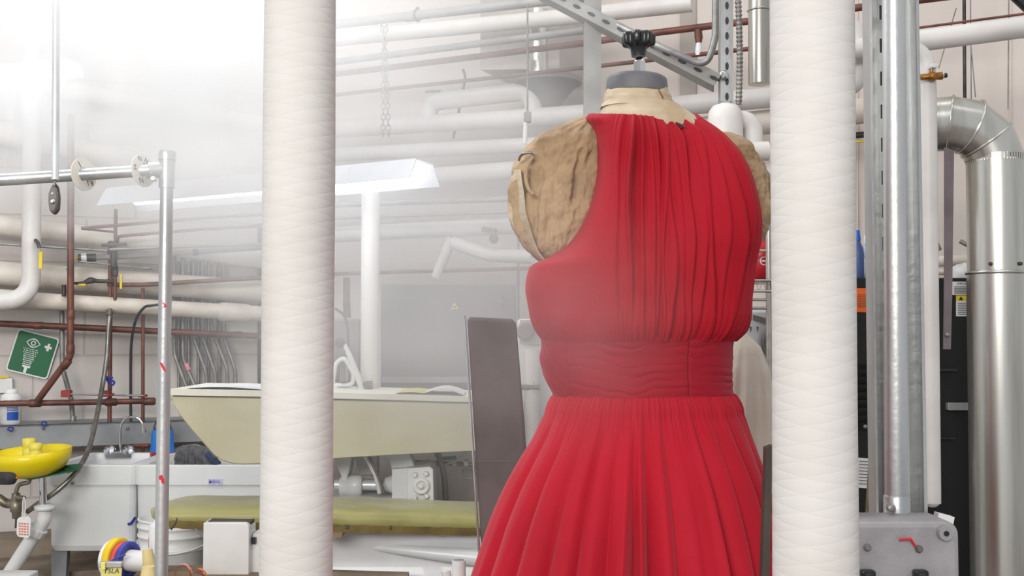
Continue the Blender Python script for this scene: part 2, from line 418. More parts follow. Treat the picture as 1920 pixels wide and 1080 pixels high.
pipe('insulated_pipe', 'lagging', [A(-120, 128, .12), A(300, 200, .12), A(520, 240, .12)], 34, 'cream lagged pipe deepest in the white steam, nearest the ceiling', fil=.3)
# yellow-handled valve lever on the riser
t = thing('valve_handle', 'yellow lever tag hanging on a small valve beside the white riser', 'valve', A(73, 470, .36))
MB().tube([A(66, 450, .34), A(71, 455, .4), A(74, 465, .4)], S(7, 4.2) / 2, 10).build('valve_body', 'dark_metal', t)
MB().box((A(76.5, 488, .4)), (S(6, 4.1), .008, S(33, 4.1)), bev=.002).build('lever', 'warn', t)

# copper
pipe('copper_pipe', 'copper', [A(-120, 601, .14), A(520, 632, .14)], 12, 'long copper pipe running across the block wall over the green sign', fil=0,
     extra=collars([(A(72, 610.5, .14), dA), (A(445, 628, .14), dA)], 'copper', 1.15, .02))
pipe('copper_pipe', 'copper', [A(133, 215, .3), A(132, 668, .3), A(70, 752, .22)], 12.5, 'copper drop that kinks diagonally beside the green sign', fil=.03,
     extra=collars([(A(132, 655, .3), EZ), (A(124, 682, .29), A(70, 752, .22) - A(132, 668, .3)), (A(132.5, 590, .3), EZ)], 'copper', 1.18, .02))
pipe('copper_pipe', 'copper', [A(-60, 758, .2), A(288, 752, .2)], 11, 'low horizontal copper pipe just above the grey wall trough', fil=0,
     extra=collars([(A(66, 756, .2), dA), (A(208, 754, .2), dA), (A(280, 752.5, .2), dA)], 'copper', 1.35, .025, 'tee'))
pipe('copper_pipe', 'copper', [A(214, 534, .2), A(270, 534, .2), A(500, 520, .2)], 8.5, 'copper pipe leading away from the black lever valve behind the steel post', fil=.05)
pipe('copper_pipe', 'copper', [A(207, 458, .2), A(206, 700, .2), A(205, 838, .2)], 8, 'copper riser carrying the blue tie, down to the chrome tap', fil=0,
     extra=collars([(A(207, 530, .2), EZ), (A(207, 478, .2), EZ), (A(205.5, 754, .2), EZ)], 'copper', 1.4, .018, 'fitting'))
pipe('copper_pipe', 'copper', [A(217, 392, .22), A(215.5, 575, .22), A(207, 590, .2)], 6.5, 'thin copper pipe rising beside the tie-carrying riser into the steam', fil=.03,
     extra=collars([(A(216, 502, .22), EZ), (A(216, 512, .22), EZ)], 'dark_metal', 1.7, .016, 'union'))
pipe('copper_pipe', 'copper', [A(268, 540, .2), A(268, 852, .2)], 6.5, 'slim copper riser next to the black hose, ending by the tap', fil=0)
pipe('copper_pipe', 'copper', [A(152, 428, .26), A(380, 409, .26), A(500, 402, .26)], 6, 'upper of two thin copper pipes that start in mid-air above the tangle of valves', fil=0)
pipe('copper_pipe', 'copper', [A(154, 429, .24), A(215, 435, .22)], 4.5, 'short sloping copper link joining the two thin pipes', fil=0)
pipe('copper_pipe', 'copper', [A(220, 455, .22), A(221, 443, .24), A(380, 430, .24), A(500, 423, .24)], 6, 'lower of two thin copper pipes that bend above the tangle of valves', fil=.02)
# grey conduits
pipe('conduit', 'conduit', [A(-120, 450, .26), A(200, 470, .26)], 5, 'thin grey conduit sloping behind the white riser', fil=0)
pipe('conduit', 'conduit', [A(205, 468, .26), A(500, 457, .26)], 6, 'thin grey conduit rising to meet the steel post above the valves', fil=0)
pipe('conduit', 'grey_paint_pipe', [A(150, 484, .22), A(250, 480, .22), A(500, 463, .22)], 11, 'thick grey pipe with a yellow knobbed valve at its end', fil=.1,
     extra=lambda t, r: [MB().tube([A(150, 484, .22), A(140, 484, .22)], S(6, 4.3) / 2).build('valve_stem', 'warn', t), MB().tube([A(146, 484, .22), A(180, 483, .22)], r * 1.35).build('valve_body', 'dark_metal', t),
                         MB().tube([A(152, 483.5, .22), A(162, 483, .22)], r * 1.6).build('bonnet', 'white_enamel', t), MB().tube([A(361, 473, .22), A(372, 472, .22)], r * 1.25).build('coupling', 'dark_metal', t)])
pipe('conduit', 'conduit', [A(148, 490, .24), A(300, 506, .24)], 3, 'hair-thin grey tube under the knobbed valve pipe', fil=0,
     extra=collars([(A(275, 503, .24), dA)], 'conduit', 2.2, .02))
# lever valve
t = thing('lever_valve', 'black lever valve with yellow band between the copper drop and the riser', 'valve', A(170, 530, .22))
MB().tube(spline([A(136, 531, .24), A(155, 531, .22), A(170, 526, .22), A(185, 527, .22), A(214, 528, .22)]), [S(q, 4.35) / 2 for q in np.interp(range(33), (0, 8, 16, 22, 32), (4, 7, 13, 8, 7))], 12).build('valve_body', 'dark_metal', t)
MB().box(A(154, 534, .25), (S(14, 4.3), .01, S(4, 4.3)), bev=.002).build('lever', 'warn', t)
t = thing('gate_valve', 'dark iron cross-handled valve at the top of the riser', 'valve', A(207, 460, .24))
MB().tube([A(190, 460, .26), A(238, 458, .26)], S(6, 4.3) / 2).build('handwheel', 'dark_metal', t)
MB().ball(A(208, 458, .25), S(7, 4.3)).build('valve_body', 'dark_metal', t)
MB().tube([A(213, 466, .24), A(213, 500, .24)], S(13, 4.3) / 2).build('valve_stem', 'dark_metal', t)
t = thing('wall_valve', 'small dark valve stub on the copper drop above the long copper pipe', 'valve', A(120, 545, .25))
MB().tube([A(120, 534, .25), A(120, 556, .25)], S(8, 4.3) / 2).build('valve_body', 'dark_metal', t); MB().tube([A(126, 502, .3), A(133, 506, .3)], S(8, 4.3) / 2).build('plug', 'copper', t)
MB().box(A(227, 528, .26), (S(4, 4.3), .006, S(28, 4.3)), bev=.001).build('lever', 'warn', t)
# conduit fan
fan = [(327, 480, 665, 352, 732), (343, 470, 672, 368, 730), (363, 470, 632, 387, 700), (380, 465, 632, 404, 700), (403, 462, 632, 426, 692), (420, 460, 632, 441, 692)]
for i, (x, y0, y1, x2, y2) in enumerate(fan):
    pts = [A(x, y0, .05), A(x, y1, .05), A(x2, y2, .07)]
    if i > 1: pts.append(A(x2 + 1, 760, .07))
    ex = None
    if i == 1: ex = lambda t, r: MB().tube([A(349, 682, .06), A(354, 694, .065)], r * 1.15).build('tape', 'pink', t)
    pipe('bent_conduit', 'conduit', pts, 7.5, ['first bent conduit from the steel post, hidden partly by it', 'bent conduit wrapped with pink tape', 'third bent conduit from the steel post, unwrapped', 'fourth bent conduit from the steel post', 'fifth bent conduit from the steel post', 'bent conduit farthest from the steel post'][i],
         'conduit', fil=.14, group='bent conduits behind the press', extra=ex)
for i, x in enumerate((335, 354, 372, 391, 411)):
    pipe('straight_conduit', 'conduit', [A(x, 490, .03), A(x, 745, .03)], 6, 'straight grey wall conduit, %s of five behind the bent ones' % ('first from the steel post', 'second from the steel post', 'middle one', 'fourth from the steel post', 'fifth from the steel post')[i], 'conduit', fil=0, group='straight conduits behind the press')
pipe('standpipe', 'dark_metal', [A(487, 420, .06), A(487, 760, .06)], 8, 'dark vertical pipe in the corner just beside the white wrapped post', 'pipe', fil=0)
pipe('conduit', 'conduit', [A(116, 582, .1), A(117, 690, .1), A(134, 750, .1), A(137, 795, .1)], 9, 'grey conduit bending down behind the kinked copper drop to the wall trough', fil=.1,
     extra=collars([(A(137, 788, .1), EZ)], 'conduit', 1.3, .02))
# hoses
o = MB().tube(spline([A(300, 571, .3), A(285, 573, .3), A(270, 577, .28), A(254, 602, .25), A(246, 650, .22), A(245, 740, .2), A(246, 834, .2)]), S(5.5, 4.3) / 2, 10).build('black_hose', 'rubber'); tag(o, 'black rubber hose looping down beside the slim copper riser', 'hose')
pts = spline([A(207, 580, .25), A(204, 605, .28), A(200, 670, .3), A(190, 735, .36), P(170, 830, 4.0), P(146, 880, 3.85), P(112, 916, 3.8), P(75, 942, 3.8), P(50, 960, 3.8)], 14)
mb = MB(); mb.tube(pts, [S(9, 4.0) / 2 * (1 + .10 * (i % 2)) for i in range(len(pts))], 12)
t = thing('braided_hose', 'long braided steel hose curving from the copper riser to the eyewash valve', 'hose', pts[-1]); mb.build('hose', 'steel', t)
MB().tube([A(205, 582, .26), A(204, 592, .27)], S(12, 4.2) / 2).build('hose_collar', 'old_brass', t)
o = MB().tube(spline([A(199, 706, .3), A(206, 712, .3), A(214, 716, .3), A(211, 722, .3), A(204, 717, .3), A(200, 709, .3), A(212, 708, .3)], 6), S(4, 4.2) / 2, 8).build('blue_tie', 'blue'); tag(o, 'knotted blue plastic tie on the copper riser', 'tie')
# strut clamps and rod
t = thing('pipe_bracket', 'thin steel rod with red pipe clamps holding the risers', 'bracket', A(205, 741, .2))
MB().tube([A(130, 739, .26), A(272, 742, .26)], S(3.5, 4.3) / 2, 8).build('rod', 'conduit', t)
for x, y, w_, h_ in ((125, 738, 18, 13), (200, 738, 16, 12), (206, 740, 16, 5), (268, 742, 15, 5)):
    MB().box(A(x, y, .25), (S(w_, 4.3), S(12, 4.3), S(h_, 4.3)), bev=.004).build('clamp', 'red_clamp', t)

# ------------------------------------------------------------------ eyewash sign
ctr = A(61.5, 664, .012); ex = (A(110, 638, .012) - A(33, 616, .012) + A(90, 711, .012) - A(14, 696, .012)).normalized()
ez = (A(33, 616, .012) - A(14, 696, .012) + A(110, 638, .012) - A(90, 711, .012)).normalized(); ez = (ez - ex * ez.dot(ex)).normalized(); en = ex.cross(ez)
if en.y > 0: en = -en
W_, H_ = (A(110, 638, .012) - A(33, 616, .012)).length, (A(33, 616, .012) - A(14, 696, .012)).length * .99
def sp(d): return lambda x, y: ctr + ex * x * W_ + ez * y * H_ + en * d
t = thing('eyewash_sign', 'tilted square green sign with white eye and shower pictogram', 'sign', ctr)
pl = [(x, y) for x, y in rounded(1, 1, .08)]
MB().prism([sp(0)(*p) for p in pl], en * .004).build('sign_plate', 'sign_white', t)
MB().prism([sp(.004)(*p) for p in [(x * .93, y * .93) for x, y in rounded(1, 1, .06)]], en * .0015).build('green_field', 'green', t)
pg = []
lens_o = [(-.17 + .34 * k / 14, .11 * math.sin(math.pi * k / 14)) for k in range(15)] + [(.17 - .34 * k / 14, -.11 * math.sin(math.pi * k / 14)) for k in range(1, 14)]
n_ = len(lens_o)
lo = [(x - .06, y + .25) for x, y in lens_o]; li = [(x * .86 - .06, y * .74 + .25) for x, y in lens_o]
for k in range(n_): j = (k + 1) % n_; pg.append([lo[k], lo[j], li[j], li[k]])
pg += ring2d(-.06, .25, .035, .058)
pg += [quad(.27, .145, .33, .32), quad(.215, .2025, .27, .2625), quad(.33, .2025, .385, .2625)]
rr = random.Random(3)
for r_ in range(9):
    yy = .1 - r_ * .045; hw = .18 - r_ * .011
    for k in range(9):
        xx = -.06 + (-hw + 2 * hw * (k + (.5 if r_ % 2 else 0)) / 9); pg.append(circ(xx + rr.uniform(-.006, .006), yy, .0115, 6, .014))
pg += [[(-.16, -.29), (.04, -.29), (.03, -.33), (-.02, -.345), (-.1, -.345), (-.15, -.33)], quad(-.095, -.46, -.025, -.345)]
MB().flat(pg, sp(.0062)).build('pictogram', 'sign_white', t)

# ------------------------------------------------------------------ wall trough, bottle
def Aq(x, y, Y): return P(x, y, Y)
za = A(60, 797, .22).z; zb = A(60, 840, .22).z
t = thing('wall_trough', 'long grey sheet-metal trough along the block wall behind the sink', 'trough', A(200, 840, .11))
q = [A(-200, 620, .0), A(485, 620, .0)]
for nm, z0, z1, d0, d1, m in (('front_panel', zb, za, .20, .22, 'grey_panel'), ('top_panel', za - .006, za, .0, .22, 'grey_panel')):
    a, b_ = A(-200, 620, d0), A(485, 620, d0); a1, b1 = A(-200, 620, d1), A(485, 620, d1)
    pol = [Vector((p.x, p.y, z0)) for p in (a, b_, b1, a1)]
    MB().prism(pol, EZ * (z1 - z0)).build(nm, m, t)
for x in (82, 172, 240):
    MB().lathe([(.006, 0), (.006, .004), (.003, .006)], A(x, 803, .22), -EY, 10).build('screw', 'conduit', t); MB().lathe([(.006, 0), (.006, .004), (.003, .006)], A(x, 836, .22), -EY, 10).build('screw', 'conduit', t)
for x, y in ((19, 805), (82, 795)):
    o = MB().tube(spline([A(x - 5, y + 2, .235), A(x - 2, y - 4, .235), A(x + 5, y - 3, .235), A(x + 3, y + 3, .235), A(x - 4, y + 1, .235)], 5), S(3, 4.2) / 2, 8).build('blue_tie', 'blue')
    tag(o, 'curled blue plastic tie on the grey trough, ' + ('under the white bottle' if x < 50 else 'beside the conduit foot'), 'tie')
bc = Vector((A(20, 797, .13).x, A(20, 797, .13).y, za)); br = S(18.5, bc.y); bh = S(64, bc.y)
t = thing('white_bottle', 'white plastic bottle with blue lettering standing on the grey trough', 'bottle', bc)
MB().lathe([(br * .9, 0), (br, .006), (br, bh * .74), (br * .9, bh * .84), (br * .55, bh * .9), (br * .55, bh * .92)], bc, n=36).build('bottle_body', 'white_plastic', t)
MB().lathe([(br * .62, bh * .9), (br * .62, bh), (br * .5, bh * 1.02)], bc, n=28).build('cap', 'white_plastic', t)
def cyl(c, r, a0): return lambda x, y: c + Vector((math.sin(a0 + x / r) * r, -math.cos(a0 + x / r) * r, y))
fn = cyl(bc, br * 1.015, .62)
MB().flat([[(x, y + bh * .62) for x, y in p] for p in text2d('STREE', bh * .21)], fn).build('lettering', 'label_blue', t)
pn = []
for k in range(8): pn.append(quad(-br * .55 + k * br * .14, bh * .12, -br * .55 + (k + 1) * br * .14, bh * .36))
for r_ in range(3):
    for k in range(8): pn.append(quad(-br * .55 + k * br * .14, bh * (.39 + .045 * r_), -br * .55 + (k + .75) * br * .14, bh * (.42 + .045 * r_)))
MB().flat(pn, fn).build('label_block', 'label_blue', t)
o = MB().prism([A(-6, 706, .03), A(17, 704, .03), A(17, 708, .03), A(-6, 710, .03)], EY * .004).build('wall_notice', 'warn'); tag(o, 'pale wall notice with yellow top edge above the white bottle', 'notice')
MB().prism([A(-6, 711, .028), A(22, 709, .028), A(24, 736, .028), A(-6, 737, .028)], EY * .004).build('notice_sheet', 'paper', o)

# ------------------------------------------------------------------ eyewash bowl
Yb = 3.75; c = P(60, 868, Yb)
ax = (EZ + EX * -.055 + EY * -.05).normalized()
t = thing('eyewash_bowl', 'bright yellow eyewash bowl with pale yellow spray head', 'eyewash', P(80, 948, Yb))
br = S(71, Yb)
prof_o = [(.02, -.048), (.05, -.046), (.085, -.036), (.112, -.016), (.128, .012), (br, .045)]; prof_i = [(br - .004, .046), (.122, .012), (.105, -.012), (.08, -.03), (.02, -.04)]
MB().lathe(prof_o + prof_i, c - ax * .0, ax, 48).build('bowl', 'yellow', t)
hb = c + ax * .0
for dx, hh in ((-.012, .085), (.012, .068)):
    q = P(60 + dx / S(1, Yb), 868, Yb + (.02 if dx < 0 else -.02))
    MB().lathe([(.016, -.04), (.021, .0), (.022, hh * .55), (.018, hh * .6), (.021, hh * .68), (.022, hh), (.012, hh + .002)], q, EZ, 24).build('spray_head', 'pale_yellow', t)
MB().prism([P(100, 884, Yb + .05), P(118, 872, Yb + .05), P(153, 869, Yb + .1), P(146, 878, Yb + .05), P(128, 884, Yb)], -EZ * .006).build('bracket_plate', 'green_plate', t)
MB().prism([P(-20, 891, Yb + .05), P(100, 880, Yb + .05), P(128, 884, Yb - .02), P(60, 897, Yb - .04)], -EZ * .005).build('bracket_arm', 'green_plate', t)
MB().tube([P(80, 890, Yb + .02), P(81, 950, Yb + .02)], S(14, Yb) / 2).build('tailpiece', 'chrome', t)
MB().tube(fillet([P(55, 893, Yb), P(55, 905, Yb), P(33, 908, Yb), P(29, 930, Yb)], .03), S(8, Yb) / 2).build('supply_tube', 'old_brass', t)
t2 = thing('drain_pipe', 'white plastic drain with slip nuts below the yellow bowl', 'pipe', P(-20, 1130, Yb))
pts = fillet([P(84, 945, Yb + .02), P(84, 972, Yb + .02), P(60, 1010, Yb + .02), P(-24, 1140, Yb + .02)], .04)
MB().tube(pts, S(26, Yb) / 2, 20).build('run', 'white_plastic', t2)
MB().lathe([(.027, -.010), (.035, -.009), (.035, .006), (.027, .008)], P(84, 951, Yb + .02), EZ, 24).build('flange', 'white_plastic', t2)
dd = (P(-24, 1140, Yb + .02) - P(60, 1010, Yb + .02)).normalized()
MB().lathe([(.026, -.014), (.033, -.013), (.033, .012), (.026, .014)], P(69, 996, Yb + .02), dd, 12, smooth=False).build('slip_nut', 'white_plastic', t2)
t3 = thing('ball_valve', 'tarnished brass valve with hose ends below the black grip', 'valve', P(30, 975, Yb))
MB().tube([P(30, 925, Yb), P(30, 938, Yb), P(30, 940, Yb), P(31, 958, Yb), P(31, 960, Yb), P(31, 972, Yb)], [.014, .015, .021, .021, .016, .014], 16).build('valve_body', 'old_brass', t3)
MB().tube(spline([P(-30, 925, Yb), P(-4, 934, Yb), P(12, 944, Yb), P(30, 944, Yb)]), .016, 12).build('inlet', 'old_brass', t3)
MB().tube([P(30, 932, Yb - .02), P(46, 934, Yb - .03)], .008, 10).build('lever', 'old_brass', t3)
MB().tube([P(31, 972, Yb), P(30, 990, Yb)], .005, 8).build('drain_stub', 'dark_metal', t3)
Yt = Yb - .06
t4 = thing('inspection_tag', 'white tag with faded red print hanging from the brass valve', 'tag', P(44, 1008, Yt))
ta = [P(x, y, Yt) for x, y in ((36, 970), (53, 968), (58, 973), (56, 1004), (52, 1009), (34, 1006), (31, 1001), (32, 974))]
MB().prism(ta, EY * .002).build('card', 'paper', t4)
rows = []
for r_ in range(5):
    for k in range(4): rows.append([P(35 + k * 5, 980 + r_ * 5 + k * .3, Yt - .001), P(38.8 + k * 5, 980.3 + r_ * 5 + k * .3, Yt - .001), P(38.5 + k * 5, 983 + r_ * 5 + k * .3, Yt - .001), P(34.8 + k * 5, 983 + r_ * 5 + k * .3, Yt - .001)])
mb = MB()
for r_ in rows: mb.add(r_, [[0, 1, 2, 3]], False)
mb.build('print', 'red_ink', t4)
MB().tube(spline([P(44, 973, Yt), P(42, 950, Yt), P(45, 932, Yt), P(48, 950, Yt), P(45, 973, Yt)]), .0016, 6).build('string', 'paper', t4)
o = thing('foam_grip', 'black foam grip on a lever poking in under the yellow bowl', 'handle', P(-60, 900, 2.9))
pts = [P(-60, 896, 2.9), P(18, 897, 2.9), P(26, 897, 2.9), P(31, 896, 2.9)]
MB().tube(pts, [.0165, .0175, .015, .006], 20).build('grip', 'handle_black', o); MB().tube([P(-120, 897, 2.9), P(33, 896, 2.9)], .004, 10).build('lever_bar', 'orange', o)

# ------------------------------------------------------------------ laundry tub
Ys = 3.95; zr = P(300, 872, Ys).z; zt = P(300, 910, Ys).z; zbt = P(200, 1034, Ys).z
t = thing('laundry_tub', 'double white plastic laundry tub on grey legs under the copper risers', 'sink', Vector((P(290, 872, Ys).x, Ys + .22, 0)))
def X(x, Y=Ys): return gx(x, Y)
xl0, xm, xr0 = X(96), X(258), X(505)
for (xa, xb, nm) in ((xl0, xm - .0004, 'basin'), (xm + .0004, xr0, 'basin')):
    D = .42; prof = []
    def rr_(z, ins, dy=0): return [Vector((px, py, z)) for px, py in [((xa + xb) / 2 + q[0], Ys + dy + D / 2 + q[1]) for q in rounded((xb - xa) - 2 * ins, D - 2 * ins, .03, 4)]]
    rings = [rr_(zbt, .012), rr_(zbt + .02, .004), rr_(zt, .0), rr_(zt + .002, -.006), rr_(zr - .004, -.006), rr_(zr, .0), rr_(zr, .03), rr_(zr - .02, .036), rr_(zbt + .05, .06)]
    MB().loft(rings, True, False).build(nm, 'tub', t)
yd = P(300, 858, Ys + .42)
mb = MB(); mb.box((((xl0 + X(40)) / 2 + xr0) / 2, Ys + .42 + .045, yd.z - .02), (xr0 - X(60), .09, .05), bev=.012); mb.build('back_deck', 'tub_rim', t)
for i, x in enumerate((110, 300, 485)):
    mb = MB(); a = P(x - 14, 1032, Ys + .03); b_ = P(x + 16, 1032, Ys + .03)
    mb.prism([a, b_, Vector((b_.x - .02, b_.y, 0)), Vector((a.x + .012, a.y, 0))], EY * .03); mb.build('leg', 'grey_panel', t)
for x, y in ((136, 905), (148, 880)): MB().lathe([(.007, 0), (.007, .006), (.003, .008)], P(x, y, Ys - .006), -EY, 10).build('bolt', 'conduit', t)
mb = MB(); mb.box(P(404, 904, Ys - .0075), (S(26, Ys), .002, S(11, Ys)))
mb.build('maker_label', 'purple_label', t)
pn = [[(a[0], a[1]) for a in quad(-.004 + .0085 * k - .012, .003 - .005 * r_, .003 + .0085 * k - .012, .005 - .005 * r_)] for k in range(4) for r_ in range(2)] + [quad(-.023, -.005, -.016, .005)]
lc = P(404, 904, Ys - .009)
MB().flat(pn, lambda x, y: lc + EX * x + EZ * y).build('label_print', 'blue', t)
o = MB().tube(spline([P(240, 983, Ys - .01), P(246, 981, Ys - .01), P(251, 974, Ys - .01), P(254, 970, Ys - .01)], 5), .005, 8).build('blue_tie', 'blue'); tag(o, 'blue plastic tie stuck to the front of the white tub', 'tie')
# tap
t = thing('tap', 'chrome gooseneck tap with two round knobs on the back of the tub', 'tap', P(225, 862, Ys + .42))
Yk = Ys + .42
MB().box(P(225, 852, Yk - .02), (S(50, Yk), .05, S(12, Yk)), bev=.008).build('tap_base', 'chrome', t)
for x in (207, 242):
    MB().lathe([(.012, -.012), (.022, -.006), (.025, .006), (.021, .02), (.008, .026)], P(x, 847, Yk - .02), (EZ * .5 - EY).normalized(), 12, smooth=False).build('knob', 'chrome', t)
MB().tube(spline([P(226, 856, Yk), P(226, 812, Yk), P(228, 796, Yk), P(236, 785, Yk), P(248, 782, Yk), P(260, 785, Yk), P(267, 795, Yk), P(270, 808, Yk)], 8), S(5, Yk) / 2, 12).build('spout', 'chrome', t)
MB().tube([P(269, 801, Yk), P(271, 811, Yk)], .011, 12).build('aerator', 'chrome', t)
MB().tube([P(245, 836, Yk + .05), P(288, 834, Yk + .05)], .006, 8).build('supply', 'copper', t); MB().box(P(273, 835, Yk + .03), (.03, .02, .008), bev=.003).build('isolator', 'red_clamp', t)
# detergent bottle
Yd = Ys + .40; c = P(304, 861, Yd)
t = thing('detergent_bottle', 'detergent bottle with red-orange liquid and blue label behind the steel post', 'bottle', c)
def el(z, a, b_): return [c + Vector((a * math.cos(q), b_ * math.sin(q), z)) for q in [2 * math.pi * k / 28 for k in range(28)]]
w2 = S(23, Yd)
MB().loft([el(0, w2 * .9, .03), el(.006, w2, .034), el(.036, w2 * .98, .034)]).build('liquid', 'liquid', t)
MB().loft([el(.03, w2 * 1.0, .036), el(.06, w2 * .92, .036), el(.11, w2 * .86, .036), el(.12, w2 * .8, .034)]).build('label', 'bottle_blue', t)
MB().loft([el(.12, w2 * .8, .033), el(.15, w2 * .62, .028), el(.165, .016, .016), el(.19, .014, .014)]).build('shoulder', 'clear', t)
MB().lathe([(.016, .188), (.016, .212), (.01, .215)], c, n=18).build('cap', 'white_plastic', t)
# rag
t = MB(); Yg = Ys + .10
rings = []
for k in range(15):
    f = k / 14; x = 332 + 78 * f; top = 834 + 26 * (f - .35) ** 2 * 2 + (10 if f > .9 else 0); ww = .07 * math.sin(math.pi * (f * .86 + .08)) ** .5
    cc = P(x, 872, Yg); hh = P(x, top, Yg).z - cc.z
    rings.append([cc + Vector((0, ww * math.cos(a), 0)) + EZ * (hh * max(math.sin(a), -.35) if math.sin(a) > 0 else .05 * math.sin(a)) + EX * .004 * math.sin(9 * a + k) + Vector((0, -.006, .004)) * math.sin(14 * a + k * 2.1) for a in [2 * math.pi * j / 48 for j in range(48)]])
t.loft(rings); o = t.build('mop_head', 'rag'); tag(o, 'charcoal stringy rag heaped on the rim of the white tub', 'rag')
mb = MB()
for k in range(26):
    x = 338 + k * 2.8; mb.tube(spline([P(x, 838 + abs(k - 10) * .5, Yg - .055), P(x - 4 + random.uniform(-3, 3), 852, Yg - .078), P(x - 6 + random.uniform(-4, 4), 872, Yg - .082)], 5), .006, 7)
mb.build('strands', 'rag', o)
MB().tube(spline([P(388, 850, Yg - .075), P(398, 862, Yg - .085), P(408, 870, Yg - .085)]), .012, 8).build('navy_strand', 'rag_blue', o)
# low ledge along wall
t = MB(); a, b_ = A(-200, 620, .55), A(500, 620, .55); a1, b1 = A(-200, 620, .02), A(500, 620, .02)
t.prism([Vector((p.x, p.y, 0)) for p in (a, b_, b1, a1)], EZ * .40); struct(t.build('trim_4', 'brown_ledge'))
t = MB(); a, b_ = A(-200, 620, .20), A(500, 620, .20)
t.prism([Vector((p.x, p.y, .40)) for p in (a, b_, b1, a1)], EZ * .07); struct(t.build('trim_5', 'brown_ledge'))
# ------------------------------------------------------------------ wrapped posts
def quilt():
    m = mat('quilted_white_wrap', (212, 208, 204), .85, var=(204, 199, 194), vscale=6)
    nt = m.node_tree; b = nt.nodes['Principled BSDF']; L = nt.links.new
    def math_(op, a, b_=None):
        n = nt.nodes.new('ShaderNodeMath'); n.operation = op
        for i, q in enumerate((a, b_)):
            if q is None: continue
            if isinstance(q, (int, float)): n.inputs[i].default_value = q
            else: L(q, n.inputs[i])
        return n.outputs[0]
    tc = nt.nodes.new('ShaderNodeTexCoord'); sep = nt.nodes.new('ShaderNodeSeparateXYZ'); L(tc.outputs['Object'], sep.inputs[0])
    nz = nt.nodes.new('ShaderNodeTexNoise'); nz.inputs['Scale'].default_value = 5; L(tc.outputs['Object'], nz.inputs['Vector'])
    ang = math_('MULTIPLY', math_('ARCTAN2', sep.outputs['Y'], sep.outputs['X']), 3 / (2 * math.pi))
    zz = math_('ADD', math_('MULTIPLY', sep.outputs['Z'], 1 / .021), math_('MULTIPLY', nz.outputs['Fac'], .9))
    def grv(q): return math_('POWER', math_('ABSOLUTE', math_('SINE', math_('MULTIPLY', q, math.pi))), .45)
    h = math_('MULTIPLY', grv(math_('ADD', zz, ang)), grv(math_('SUBTRACT', zz, ang)))
    n2 = nt.nodes.new('ShaderNodeTexNoise'); n2.inputs['Scale'].default_value = 90; L(tc.outputs['Object'], n2.inputs['Vector'])
    h = math_('ADD', h, math_('MULTIPLY', n2.outputs['Fac'], .35))
    bp = nt.nodes.new('ShaderNodeBump'); bp.inputs['Strength'].default_value = .30; bp.inputs['Distance'].default_value = .0017
    L(h, bp.inputs['Height']); L(bp.outputs[0], b.inputs['Normal']); return m
M['post'] = quilt()
def wrapped_post(x0, x1, w, Y, label):
    c0, c1 = P(x0, 0, Y), P(x1, 1080, Y); d = (c1 - c0) / (c1.z - c0.z)
    r = S(w, Y) / 2; rings = []
    for i in range(60):
        z = 3.4 * i / 59
        rings.append([Vector((math.cos(a) * q, math.sin(a) * q, z)) for a in [2 * math.pi * k / 72 for k in range(72)] for q in [r + .0004 * math.sin(z * 9 + a * 2)]])
    o = MB().loft(rings).build('wrapped_post', 'post'); o.location = c0 - d * c0.z
    o.rotation_euler = Vector((0, 0, 1)).rotation_difference(d.normalized()).to_euler()
    return tag(o, label, 'post')
wrapped_post(563, 555, 134, 1.55, 'white quilt-wrapped post standing in front of the cream press head')
wrapped_post(1522, 1529, 155, 1.35, 'white quilt-wrapped post overlapping the shoulder and skirt of the red dress')

# ------------------------------------------------------------------ garment rack with discs
Yr = 2.30
t = thing('garment_rack', 'galvanised pipe garment rack with red tape scraps on its upright', 'rack', Vector((P(302, 1080, Yr).x, Yr, 0)))
top, bot = P(313, 318, Yr), P(302, 1080, Yr); dn = (bot - top).normalized(); foot = bot + dn * (bot.z / -dn.z)
MB().tube([top, foot], S(24, Yr) / 2, 24).build('upright', 'galv', t)
MB().lathe([(.06, 0), (.06, .008), (.022, .014), (.02, .03)], Vector((foot.x, foot.y, 0)), EZ, 24).build('floor_flange', 'galv', t)
MB().lathe([(S(14.5, Yr), -.075), (S(14.5, Yr), -.07), (S(14.5, Yr), .0), (S(13.5, Yr), .004), (S(13, Yr), .006)], P(313.5, 288, Yr), EZ, 24).build('coupling', 'galv', t)
MB().lathe([(S(16, Yr), -.012), (S(16.5, Yr), .0), (S(15, Yr), .006)], P(313.5, 290, Yr), EZ, 24).build('cap', 'galv', t)
ra, rb = P(-260, 354, Yr - .12), P(300, 318, Yr)
MB().tube([ra, rb], S(23, Yr) / 2, 20).build('rail', 'galv', t)
MB().tube([P(279, 320, Yr - .01), P(304, 318, Yr)], S(32, Yr) / 2, 16).build('socket', 'galv', t)
MB().lathe([(.006, 0), (.006, .01), (.004, .013)], P(290, 336, Yr - .03), -EY, 8).build('set_screw', 'chrome', t)
for (y, pg) in ((572, [(-6, -8), (5, -1), (6, 3), (-6, 8), (2, 2), (-1, -3)]), (688, [(-6, -9), (0, -7), (6, 5), (6, 9), (1, 5)]), (898, [(-3, -8), (2, -9), (6, 0), (6, 8), (2, 6), (0, 0), (-4, -1)])):
    cx = 313 - (y - 318) * 11 / 762 + 1
    r = S(12.3, Yr); cc = P(cx, y, Yr); mb = MB()
    vs = []
    for (px, py) in pg:
        xx = S(px, Yr); xx = max(-r * .98, min(r * .98, xx)); vs.append(cc + Vector((xx, -math.sqrt(r * r - xx * xx) - .0008, -S(py, Yr))))
    mb.add(vs + [v + EY * .0006 for v in vs], [list(range(len(vs)))] , False); mb.build('tape_scrap', 'red_tape', t)
rd = (rb - ra).normalized()
